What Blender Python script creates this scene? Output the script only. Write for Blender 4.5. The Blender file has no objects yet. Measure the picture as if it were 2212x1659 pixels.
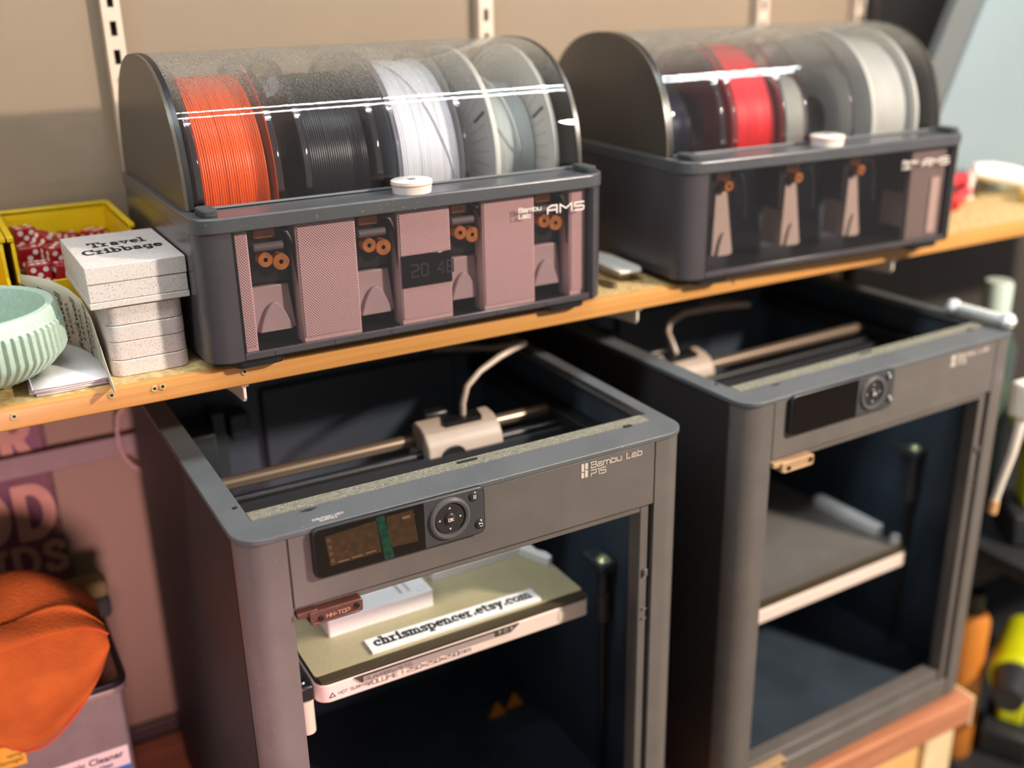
import bpy, math, random
from mathutils import Matrix, Vector
random.seed(7)
PI = math.pi
SC = bpy.context.scene
COL = SC.collection

# ------------------------------------------------------------------ camera
cam_data = bpy.data.cameras.new('camera')
cam = bpy.data.objects.new('camera', cam_data)
COL.objects.link(cam)
CR = ((0.8703666580, 0.1893554085, -0.4545397781),
      (-0.4920556979, 0.2997418152, -0.8173347138),
      (-0.0185221704, 0.9350397711, 0.3540586897))
cm = Matrix(CR).to_4x4()
cm.translation = Vector((-0.14802, -0.65804, 0.35998))
cam.matrix_world = cm
cam_data.sensor_width = 36.0
cam_data.lens = 2301.81 / 2212 * 36.0
cam_data.clip_start = 0.02
cam_data.dof.use_dof = True
cam_data.dof.focus_distance = 0.83
cam_data.dof.aperture_fstop = 2.3
SC.camera = cam

# ------------------------------------------------------------------ world, lamps, exposure
SC.view_settings.view_transform = 'Standard'
SC.view_settings.look = 'None'
SC.view_settings.gamma = 1
SC.view_settings.use_curve_mapping = False
SC.view_settings.exposure = 0.0
SC.cycles.max_bounces = 10
SC.cycles.transparent_max_bounces = 24
SC.cycles.caustics_reflective = False
SC.cycles.caustics_refractive = False
SC.cycles.sample_clamp_indirect = 6.0

world = bpy.data.worlds.new('room_air')
SC.world = world
world.use_nodes = True
world.node_tree.nodes['Background'].inputs[0].default_value = (0.76, 0.72, 0.70, 1)
world.node_tree.nodes['Background'].inputs[1].default_value = 0.46


def area_lamp(name, loc, target, size, size_y, power, color):
    d = bpy.data.lights.new(name, 'AREA')
    d.shape = 'RECTANGLE'
    d.size, d.size_y, d.energy, d.color = size, size_y, power, color
    o = bpy.data.objects.new(name, d)
    COL.objects.link(o)
    o.location = loc
    o.rotation_euler = (Vector(target) - Vector(loc)).to_track_quat('-Z', 'Y').to_euler()
    return o


# warm lamp of the room, up to the right behind the viewer
area_lamp('room_lamp', (1.335, -1.1, 0.9), (0.55, 0.0, -0.15), 0.10, 0.10, 60, (1.0, 0.86, 0.72))
# added pink fill, no known lamp, low behind the viewer, aimed under the shelf
sd = bpy.data.lights.new('pink_fill_spot', 'SPOT')
sd.energy, sd.color, sd.spot_size, sd.spot_blend, sd.shadow_soft_size = 100, (1.0, 0.55, 0.61), math.radians(27), 1.0, 0.12
so = bpy.data.objects.new('pink_fill_spot', sd)
COL.objects.link(so)
so.location = (-0.16, -1.05, -0.06)
so.rotation_euler = (Vector((-0.085, 0.46, -0.22)) - so.location).to_track_quat('-Z', 'Y').to_euler()
LED_STRENGTH = 240.0

# ------------------------------------------------------------------ materials


def lin(c):
    return tuple((v / 255 / 12.92) if v / 255 <= 0.04045 else ((v / 255 + 0.055) / 1.055) ** 2.4 for v in c)


MATS = {}


def M(name, rgb=(128, 128, 128), rough=0.5, metal=0.0, var=0.0, vscale=40.0, bump=0.0, bscale=200.0,
      spec=0.5, coat=0.0, rgb2=None, specks=None, speck_amt=0.0, speck_scale=600.0):
    """procedural principled material: base colour with noise variation, relief and dust specks"""
    if name in MATS:
        return MATS[name]
    m = bpy.data.materials.new(name)
    m.use_nodes = True
    nt = m.node_tree
    b = nt.nodes['Principled BSDF']
    c = lin(rgb)
    tc = nt.nodes.new('ShaderNodeTexCoord')
    b.inputs['Roughness'].default_value = rough
    b.inputs['Metallic'].default_value = metal
    b.inputs['Specular IOR Level'].default_value = spec
    b.inputs['Coat Weight'].default_value = coat
    b.inputs['Coat Roughness'].default_value = 0.08
    c2 = lin(rgb2) if rgb2 else tuple(max(0, v * (1 - var)) for v in c)
    n = nt.nodes.new('ShaderNodeTexNoise')
    n.inputs['Scale'].default_value = vscale
    n.inputs['Detail'].default_value = 5
    nt.links.new(tc.outputs['Object'], n.inputs['Vector'])
    r = nt.nodes.new('ShaderNodeValToRGB')
    r.color_ramp.elements[0].position = 0.35
    r.color_ramp.elements[1].position = 0.65
    r.color_ramp.elements[0].color = (*c2, 1)
    r.color_ramp.elements[1].color = (*c, 1)
    nt.links.new(n.outputs['Fac'], r.inputs['Fac'])
    out = r.outputs['Color']
    if specks:
        n2 = nt.nodes.new('ShaderNodeTexNoise')
        n2.inputs['Scale'].default_value = speck_scale
        n2.inputs['Detail'].default_value = 2
        nt.links.new(tc.outputs['Object'], n2.inputs['Vector'])
        r2 = nt.nodes.new('ShaderNodeValToRGB')
        r2.color_ramp.elements[0].position = 0.72 - speck_amt
        r2.color_ramp.elements[1].position = 0.76 - speck_amt
        r2.color_ramp.elements[0].color = (0, 0, 0, 1)
        r2.color_ramp.elements[1].color = (1, 1, 1, 1)
        nt.links.new(n2.outputs['Fac'], r2.inputs['Fac'])
        mx = nt.nodes.new('ShaderNodeMixRGB')
        mx.inputs[2].default_value = (*lin(specks), 1)
        nt.links.new(r2.outputs['Color'], mx.inputs[0])
        nt.links.new(out, mx.inputs[1])
        out = mx.outputs[0]
    nt.links.new(out, b.inputs['Base Color'])
    if bump > 0:
        n3 = nt.nodes.new('ShaderNodeTexNoise')
        n3.inputs['Scale'].default_value = bscale
        n3.inputs['Detail'].default_value = 4
        nt.links.new(tc.outputs['Object'], n3.inputs['Vector'])
        bp = nt.nodes.new('ShaderNodeBump')
        bp.inputs['Strength'].default_value = bump
        bp.inputs['Distance'].default_value = 0.001
        nt.links.new(n3.outputs['Fac'], bp.inputs['Height'])
        nt.links.new(bp.outputs['Normal'], b.inputs['Normal'])
    MATS[name] = m
    return m


def clear(name, tint, refl=1.0, rough=0.03, dust=0.0, dust_z=(0, 1), haze=0.0, dust_rgb=(150, 145, 130)):
    """thin clear or smoky plastic: tinted see-through, mirror by Fresnel, optional settled dust"""
    if name in MATS:
        return MATS[name]
    m = bpy.data.materials.new(name)
    m.use_nodes = True
    nt = m.node_tree
    nt.nodes.remove(nt.nodes['Principled BSDF'])
    out = nt.nodes['Material Output']
    tr = nt.nodes.new('ShaderNodeBsdfTransparent')
    tr.inputs[0].default_value = (*tint, 1)
    gl = nt.nodes.new('ShaderNodeBsdfGlossy')
    gl.inputs['Roughness'].default_value = rough
    fr = nt.nodes.new('ShaderNodeFresnel')
    ge = nt.nodes.new('ShaderNodeNewGeometry')
    io = nt.nodes.new('ShaderNodeMapRange')      # same mirror strength from both sides of the thin sheet
    io.inputs['To Min'].default_value = 1.5
    io.inputs['To Max'].default_value = 1 / 1.5
    nt.links.new(ge.outputs['Backfacing'], io.inputs['Value'])
    nt.links.new(io.outputs[0], fr.inputs['IOR'])
    mu = nt.nodes.new('ShaderNodeMath')
    mu.operation = 'MULTIPLY'
    mu.use_clamp = True
    mu.inputs[1].default_value = refl
    nt.links.new(fr.outputs[0], mu.inputs[0])
    mx = nt.nodes.new('ShaderNodeMixShader')
    nt.links.new(mu.outputs[0], mx.inputs[0])
    nt.links.new(tr.outputs[0], mx.inputs[1])
    nt.links.new(gl.outputs[0], mx.inputs[2])
    last = mx.outputs[0]
    if dust > 0:
        tc = nt.nodes.new('ShaderNodeTexCoord')
        sx = nt.nodes.new('ShaderNodeSeparateXYZ')
        nt.links.new(tc.outputs['Object'], sx.inputs[0])
        mr = nt.nodes.new('ShaderNodeMapRange')
        mr.inputs['From Min'].default_value = dust_z[0]
        mr.inputs['From Max'].default_value = dust_z[1]
        nt.links.new(sx.outputs['Z'], mr.inputs['Value'])
        n = nt.nodes.new('ShaderNodeTexNoise')
        n.inputs['Scale'].default_value = 900
        n.inputs['Detail'].default_value = 3
        nt.links.new(tc.outputs['Object'], n.inputs['Vector'])
        nb = nt.nodes.new('ShaderNodeTexNoise')
        nb.inputs['Scale'].default_value = 18
        nb.inputs['Detail'].default_value = 3
        nt.links.new(tc.outputs['Object'], nb.inputs['Vector'])
        p = nt.nodes.new('ShaderNodeMath')
        p.operation = 'POWER'
        p.inputs[1].default_value = 2.0
        nt.links.new(mr.outputs[0], p.inputs[0])
        a = nt.nodes.new('ShaderNodeMapRange')
        a.inputs['From Min'].default_value = 0.5
        a.inputs['From Max'].default_value = 0.72
        a.inputs['To Min'].default_value = 0.14
        nt.links.new(n.outputs['Fac'], a.inputs['Value'])
        q = nt.nodes.new('ShaderNodeMath')
        q.operation = 'MULTIPLY'
        nt.links.new(p.outputs[0], q.inputs[0])
        nt.links.new(a.outputs[0], q.inputs[1])
        q1 = nt.nodes.new('ShaderNodeMath')
        q1.operation = 'MULTIPLY_ADD'
        q1.inputs[1].default_value = 0.8
        q1.inputs[2].default_value = 0.45
        nt.links.new(nb.outputs['Fac'], q1.inputs[0])
        q2 = nt.nodes.new('ShaderNodeMath')
        q2.operation = 'MULTIPLY'
        nt.links.new(q.outputs[0], q2.inputs[0])
        nt.links.new(q1.outputs[0], q2.inputs[1])
        q3 = nt.nodes.new('ShaderNodeMath')
        q3.operation = 'MULTIPLY_ADD'
        q3.use_clamp = True
        q3.inputs[1].default_value = dust
        q3.inputs[2].default_value = haze
        nt.links.new(q2.outputs[0], q3.inputs[0])
        df = nt.nodes.new('ShaderNodeBsdfDiffuse')
        df.inputs[0].default_value = (*lin(dust_rgb), 1)
        m2 = nt.nodes.new('ShaderNodeMixShader')
        nt.links.new(q3.outputs[0], m2.inputs[0])
        nt.links.new(last, m2.inputs[1])
        nt.links.new(df.outputs[0], m2.inputs[2])
        last = m2.outputs[0]
    nt.links.new(last, out.inputs[0])
    MATS[name] = m
    return m


def emit(name, rgb, s):
    if name in MATS:
        return MATS[name]
    m = bpy.data.materials.new(name)
    m.use_nodes = True
    b = m.node_tree.nodes['Principled BSDF']
    b.inputs['Base Color'].default_value = (*rgb, 1)
    b.inputs['Emission Color'].default_value = (*rgb, 1)
    b.inputs['Emission Strength'].default_value = s
    MATS[name] = m
    return m


def perforated(name, rgb, hole, pitch, axis_u='X', axis_v='Z', rad=0.3, rough=0.55):
    """plastic with a staggered grid of small punched holes too fine to model"""
    if name in MATS:
        return MATS[name]
    m = bpy.data.materials.new(name)
    m.use_nodes = True
    nt = m.node_tree
    b = nt.nodes['Principled BSDF']
    b.inputs['Roughness'].default_value = rough
    tc = nt.nodes.new('ShaderNodeTexCoord')
    sx = nt.nodes.new('ShaderNodeSeparateXYZ')
    nt.links.new(tc.outputs['Object'], sx.inputs[0])

    def math_(op, a, v=None, b_=None):
        k = nt.nodes.new('ShaderNodeMath')
        k.operation = op
        nt.links.new(a, k.inputs[0])
        if v is not None:
            k.inputs[1].default_value = v
        if b_ is not None:
            nt.links.new(b_, k.inputs[1])
        return k.outputs[0]
    u, v = sx.outputs[axis_u], sx.outputs[axis_v]
    s, d = math_('ADD', u, None, v), math_('SUBTRACT', u, None, v)
    parts = []
    for w in (s, d):
        f = math_('FRACT', math_('MULTIPLY', math_('ADD', w, 3.0), 1 / pitch))
        f = math_('SUBTRACT', f, 0.5)
        parts.append(math_('MULTIPLY', f, None, f))
    r2 = math_('ADD', parts[0], None, parts[1])
    lt = math_('LESS_THAN', r2, rad * rad)
    mx = nt.nodes.new('ShaderNodeMixRGB')
    mx.inputs[1].default_value = (*lin(rgb), 1)
    mx.inputs[2].default_value = (*lin(hole), 1)
    nt.links.new(lt, mx.inputs[0])
    nt.links.new(mx.outputs[0], b.inputs['Base Color'])
    MATS[name] = m
    return m


def wood(name, rgb, rgb2, rough=0.45, stretch=(2, 30, 30), scale=3.0, bump=0.05):
    if name in MATS:
        return MATS[name]
    m = bpy.data.materials.new(name)
    m.use_nodes = True
    nt = m.node_tree
    b = nt.nodes['Principled BSDF']
    b.inputs['Roughness'].default_value = rough
    tc = nt.nodes.new('ShaderNodeTexCoord')
    mp = nt.nodes.new('ShaderNodeMapping')
    mp.inputs['Scale'].default_value = stretch
    nt.links.new(tc.outputs['Object'], mp.inputs[0])
    n = nt.nodes.new('ShaderNodeTexNoise')
    n.inputs['Scale'].default_value = scale
    n.inputs['Detail'].default_value = 6
    nt.links.new(mp.outputs[0], n.inputs['Vector'])
    r = nt.nodes.new('ShaderNodeValToRGB')
    r.color_ramp.elements[0].position = 0.3
    r.color_ramp.elements[1].position = 0.7
    r.color_ramp.elements[0].color = (*lin(rgb2), 1)
    r.color_ramp.elements[1].color = (*lin(rgb), 1)
    nt.links.new(n.outputs['Fac'], r.inputs[0])
    nt.links.new(r.outputs[0], b.inputs['Base Color'])
    bp = nt.nodes.new('ShaderNodeBump')
    bp.inputs['Strength'].default_value = bump
    bp.inputs['Distance'].default_value = 0.001
    nt.links.new(n.outputs['Fac'], bp.inputs['Height'])
    nt.links.new(bp.outputs[0], b.inputs['Normal'])
    MATS[name] = m
    return m


# ------------------------------------------------------------------ mesh helpers


def rrect(x0, x1, y0, y1, r, seg=6):
    """rounded rectangle, counter-clockwise; r a number or (bl, br, tr, tl)"""
    rs = r if isinstance(r, (tuple, list)) else (r,) * 4
    pts = []
    for (cx, cy, sx, sy, a0), q in zip(((x0, y0, 1, 1, PI), (x1, y0, -1, 1, 1.5 * PI), (x1, y1, -1, -1, 0), (x0, y1, 1, -1, PI / 2)), rs):
        q = max(q, 1e-5)
        for k in range(seg + 1):
            a = a0 + PI / 2 * k / seg
            pts.append((cx + sx * q + q * math.cos(a), cy + sy * q + q * math.sin(a)))
    return pts


def circ(cx, cy, r, n=24, ry=None):
    return [(cx + r * math.cos(2 * PI * k / n), cy + (ry or r) * math.sin(2 * PI * k / n)) for k in range(n)]


class MB:
    """collects shapes for one mesh object"""

    def __init__(s, off=(0, 0, 0)):
        s.v, s.f, s.sm, s.off = [], [], [], off

    def add(s, vs, fs, smooth=False):
        b = len(s.v)
        s.v += [(p[0] + s.off[0], p[1] + s.off[1], p[2] + s.off[2]) for p in vs]
        for f in fs:
            s.f.append([b + i for i in f])
            s.sm.append(smooth)
        return s

    def box(s, x0, x1, y0, y1, z0, z1):
        vs = [(x, y, z) for z in (z0, z1) for y in (y0, y1) for x in (x0, x1)]
        return s.add(vs, [(0, 2, 3, 1), (4, 5, 7, 6), (0, 1, 5, 4), (2, 6, 7, 3), (0, 4, 6, 2), (1, 3, 7, 5)])

    def obox(s, c, ax, hx, hy, hz):
        """oriented box: centre, three axes"""
        ax = [Vector(a).normalized() for a in ax]
        vs = []
        for z in (-hz, hz):
            for y in (-hy, hy):
                for x in (-hx, hx):
                    vs.append(tuple(Vector(c) + ax[0] * x + ax[1] * y + ax[2] * z))
        return s.add(vs, [(0, 2, 3, 1), (4, 5, 7, 6), (0, 1, 5, 4), (2, 6, 7, 3), (0, 4, 6, 2), (1, 3, 7, 5)])

    def prism(s, poly, axis, a0, a1, smooth=False):
        mk = {'z': lambda p, a: (p[0], p[1], a), 'y': lambda p, a: (p[0], a, p[1]), 'x': lambda p, a: (a, p[0], p[1])}[axis]
        n = len(poly)
        vs = [mk(p, a0) for p in poly] + [mk(p, a1) for p in poly]
        s.add(vs, [(i, (i + 1) % n, n + (i + 1) % n, n + i) for i in range(n)], smooth)
        b = len(s.v) - 2 * n
        s.f += [[b + i for i in range(n)][::-1], [b + n + i for i in range(n)]]
        s.sm += [False, False]
        return s

    def ring(s, outer, inner, axis, a0, a1, smooth=False):
        """prism with a hole; both loops have the same number of points"""
        mk = {'z': lambda p, a: (p[0], p[1], a), 'y': lambda p, a: (p[0], a, p[1]), 'x': lambda p, a: (a, p[0], p[1])}[axis]
        n = len(outer)
        vs = [mk(p, a0) for p in outer] + [mk(p, a1) for p in outer] + [mk(p, a0) for p in inner] + [mk(p, a1) for p in inner]
        b = len(s.v)
        s.add(vs, [], smooth)
        for i in range(n):
            j = (i + 1) % n
            for q, sm in (((i, j, n + j, n + i), smooth), ((2 * n + j, 2 * n + i, 3 * n + i, 3 * n + j), smooth),
                          ((n + i, n + j, 3 * n + j, 3 * n + i), False), ((j, i, 2 * n + i, 2 * n + j), False)):
                s.f.append([b + k for k in q])
                s.sm.append(sm)
        return s

    def tube(s, pts, r, n=8, closed=False, smooth=True):
        pts = [Vector(p) for p in pts]
        m = len(pts)
        rr = r if isinstance(r, (list, tuple)) else [r] * m
        vs, up = [], None
        for i, p in enumerate(pts):
            t = ((pts[(i + 1) % m] - pts[i - 1]) if closed else (pts[min(i + 1, m - 1)] - pts[max(i - 1, 0)])).normalized()
            if up is None:
                up = Vector((0, 0, 1)) if abs(t.z) < 0.9 else Vector((1, 0, 0))
            a = (up - t * up.dot(t)).normalized()
            up = a
            b = t.cross(a)
            vs += [tuple(p + (a * math.cos(2 * PI * k / n) + b * math.sin(2 * PI * k / n)) * rr[i]) for k in range(n)]
        fs = []
        for i in range(m if closed else m - 1):
            j = (i + 1) % m
            for k in range(n):
                l = (k + 1) % n
                fs.append((i * n + k, j * n + k, j * n + l, i * n + l)[::-1])
        b0 = len(s.v)
        s.add(vs, fs, smooth)
        if not closed:
            s.f += [[b0 + k for k in range(n)][::-1][::-1], [b0 + (m - 1) * n + k for k in range(n)][::-1]]
            s.sm += [False, False]
        return s

    def cyl(s, p0, p1, r, r1=None, n=20, smooth=True):
        return s.tube([p0, p1], [r, r if r1 is None else r1], n, False, smooth)

    def lathe(s, prof, c, axis='z', n=48, smooth=True, close=False):
        """prof: list of (radius, height); c: centre"""
        mk = {'z': lambda r, h, a: (c[0] + r * math.cos(a), c[1] + r * math.sin(a), c[2] + h),
              'x': lambda r, h, a: (c[0] + h, c[1] + r * math.cos(a), c[2] + r * math.sin(a)),
              'y': lambda r, h, a: (c[0] + r * math.sin(a), c[1] + h, c[2] + r * math.cos(a))}[axis]
        vs = [mk(r, h, 2 * PI * k / n) for r, h in prof for k in range(n)]
        m = len(prof)
        fs = []
        for i in range(m if close else m - 1):
            j = (i + 1) % m
            for k in range(n):
                l = (k + 1) % n
                fs.append((i * n + k, i * n + l, j * n + l, j * n + k))
        return s.add(vs, fs, smooth)

    def shell(s, path, th, axis, a0, a1, smooth=True):
        """wall of thickness th (towards the right of the path direction), extruded along axis"""
        n = len(path)
        inn = []
        for i in range(n):
            p, q = path[max(i - 1, 0)], path[min(i + 1, n - 1)]
            dx, dy = q[0] - p[0], q[1] - p[1]
            L = math.hypot(dx, dy) or 1
            inn.append((path[i][0] + dy / L * th, path[i][1] - dx / L * th))
        mk = {'z': lambda p, a: (p[0], p[1], a), 'y': lambda p, a: (p[0], a, p[1]), 'x': lambda p, a: (a, p[0], p[1])}[axis]
        vs = [mk(p, a0) for p in path] + [mk(p, a1) for p in path] + [mk(p, a0) for p in inn] + [mk(p, a1) for p in inn]
        b = len(s.v)
        s.add(vs, [])
        for i in range(n - 1):
            j = i + 1
            for q, sm in (((i, j, n + j, n + i), smooth), ((2 * n + j, 2 * n + i, 3 * n + i, 3 * n + j), smooth),
                          ((n + i, n + j, 3 * n + j, 3 * n + i), False), ((j, i, 2 * n + i, 2 * n + j), False)):
                s.f.append([b + k for k in q])
                s.sm.append(sm)
        s.f += [[b, b + n, b + 3 * n, b + 2 * n], [b + n - 1, b + 3 * n - 1, b + 4 * n - 1, b + 2 * n - 1]]
        s.sm += [False, False]
        return s

    def grid(s, rows, smooth=True):
        n = len(rows[0])
        vs = [p for r in rows for p in r]
        return s.add(vs, [(i * n + k, i * n + k + 1, (i + 1) * n + k + 1, (i + 1) * n + k) for i in range(len(rows) - 1) for k in range(n - 1)], smooth)

    def mesh(s, name):
        me = bpy.data.meshes.new(name)
        me.from_pydata(s.v, [], s.f)
        me.polygons.foreach_set('use_smooth', s.sm)
        me.update()
        me.set_sharp_from_angle(angle=0.62)
        return me

    def build(s, name, mat, parent=None, bevel=0.0, seg=2, label=None, fix=True, solid=0.0):
        me = s.mesh(name)
        if fix:
            import bmesh
            bm = bmesh.new()
            bm.from_mesh(me)
            bmesh.ops.recalc_face_normals(bm, faces=bm.faces)
            bm.to_mesh(me)
            bm.free()
            me.set_sharp_from_angle(angle=0.62)
        o = bpy.data.objects.new(name, me)
        COL.objects.link(o)
        me.materials.append(mat)
        if parent:
            o.parent = parent
        if solid:
            sd = o.modifiers.new('thickness', 'SOLIDIFY')
            sd.thickness = solid
            sd.offset = 0
        if bevel:
            bv = o.modifiers.new('bevel', 'BEVEL')
            bv.width = bevel
            bv.segments = seg
            bv.limit_method = 'ANGLE'
            bv.angle_limit = 0.7
            bv.harden_normals = False
        if label:
            o['label'] = label
        return o


def thing(name, label, cat, loc=(0, 0, 0), rz=0.0, group=None):
    o = bpy.data.objects.new(name, None)
    o.empty_display_size = 0.02
    COL.objects.link(o)
    o.location = loc
    o.rotation_euler = (0, 0, rz)
    return tag(o, label, cat, group)


def tag(o, label, cat, group=None):
    o['label'], o['category'] = label, cat
    if group:
        o['group'] = group
    return o


def struct(o):
    o['kind'] = 'structure'
    return o


# ------------------------------------------------------------------ lettering


def arc(cx, cy, rx, ry, a0, a1, n=10):
    return [(cx + rx * math.cos(math.radians(a0 + (a1 - a0) * k / n)), cy + ry * math.sin(math.radians(a0 + (a1 - a0) * k / n))) for k in range(n + 1)]


SQ = {  # square technical lettering: width, strokes
    'B': (.8, [[(0, 0), (0, 1), (.72, 1), (.8, .9), (.8, .6), (.72, .52), (0, .52)], [(.72, .52), (.8, .42), (.8, .08), (.72, 0), (0, 0)]]),
    'a': (.7, [[(.05, .7), (.62, .7), (.7, .62), (.7, 0), (.08, 0), (0, .08), (0, .32), (.08, .38), (.7, .38)]]),
    'm': (1.05, [[(0, 0), (0, .7), (.97, .7), (1.05, .62), (1.05, 0)], [(.52, 0), (.52, .7)]]),
    'b': (.7, [[(0, 1), (0, 0), (.62, 0), (.7, .08), (.7, .6), (.62, .68), (0, .68)]]),
    'u': (.7, [[(0, .7), (0, .08), (.08, 0), (.7, 0), (.7, .7)]]),
    'L': (.62, [[(0, 1), (0, 0), (.6, 0)]]),
    'P': (.8, [[(0, 0), (0, .42), (.72, .42), (.8, .5), (.8, .92), (.72, 1), (0, 1)]]),
    '1': (.24, [[(0, 1), (.2, 1), (.2, 0)]]),
    'S': (.8, [[(.8, 1), (.08, 1), (0, .92), (0, .6), (.08, .52), (.72, .52), (.8, .44), (.8, .08), (.72, 0), (0, 0)]]),
    'A': (.82, [[(0, 0), (0, .7), (.3, 1), (.8, 1), (.8, 0)], [(0, .42), (.8, .42)]]),
    'M': (1.0, [[(0, 0), (0, 1), (.5, .45), (1, 1), (1, 0)]]),
    '2': (.75, [[(0, 1), (.7, 1), (.75, .9), (.75, .55), (0, .45), (0, 0), (.75, 0)]]),
    '5': (.75, [[(.75, 1), (0, 1), (0, .55), (.68, .55), (.75, .45), (.75, .05), (.7, 0), (0, 0)]]),
    '0': (.75, [[(.05, 0), (0, .1), (0, .9), (.05, 1), (.7, 1), (.75, .9), (.75, .1), (.7, 0), (.05, 0)]]),
    'x': (.6, [[(0, .1), (.55, .65)], [(0, .65), (.55, .1)]]),
    'V': (.8, [[(0, 1), (.4, 0), (.8, 1)]]), 'O': (.8, [[(0, 0), (0, 1), (.8, 1), (.8, 0), (0, 0)]]),
    'U': (.8, [[(0, 1), (0, 0), (.8, 0), (.8, 1)]]), 'E': (.7, [[(.7, 1), (0, 1), (0, 0), (.7, 0)], [(0, .5), (.6, .5)]]),
    'H': (.8, [[(0, 0), (0, 1)], [(.8, 0), (.8, 1)], [(0, .5), (.8, .5)]]), 'T': (.8, [[(0, 1), (.8, 1)], [(.4, 1), (.4, 0)]]),
    'R': (.8, [[(0, 0), (0, 1), (.8, 1), (.8, .5), (0, .5)], [(.4, .5), (.8, 0)]]), 'F': (.7, [[(.7, 1), (0, 1), (0, 0)], [(0, .5), (.6, .5)]]),
    'C': (.75, [[(.75, 1), (0, 1), (0, 0), (.75, 0)]]), 'G': (.8, [[(.8, 1), (0, 1), (0, 0), (.8, 0), (.8, .5), (.4, .5)]]),
    '|': (.1, [[(.05, 0), (.05, 1)]]), '/': (.5, [[(0, 0), (.5, 1)]]), '!': (.1, [[(.05, .3), (.05, 1)], [(.05, 0), (.05, .12)]]),
    'I': (.1, [[(.05, 0), (.05, 1)]]), 'N': (.8, [[(0, 0), (0, 1), (.8, 0), (.8, 1)]]),
    'K': (.75, [[(0, 0), (0, 1)], [(.75, 1), (.05, .5), (.75, 0)]]), ' ': (.45, []), '-': (.4, [[(0, .45), (.4, .45)]]),
    '4': (.75, [[(.6, 0), (.6, 1), (0, .35), (.75, .35)]]), '8': (.75, [[(0, 0), (0, 1), (.75, 1), (.75, 0), (0, 0)], [(0, .5), (.75, .5)]]),
}
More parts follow.
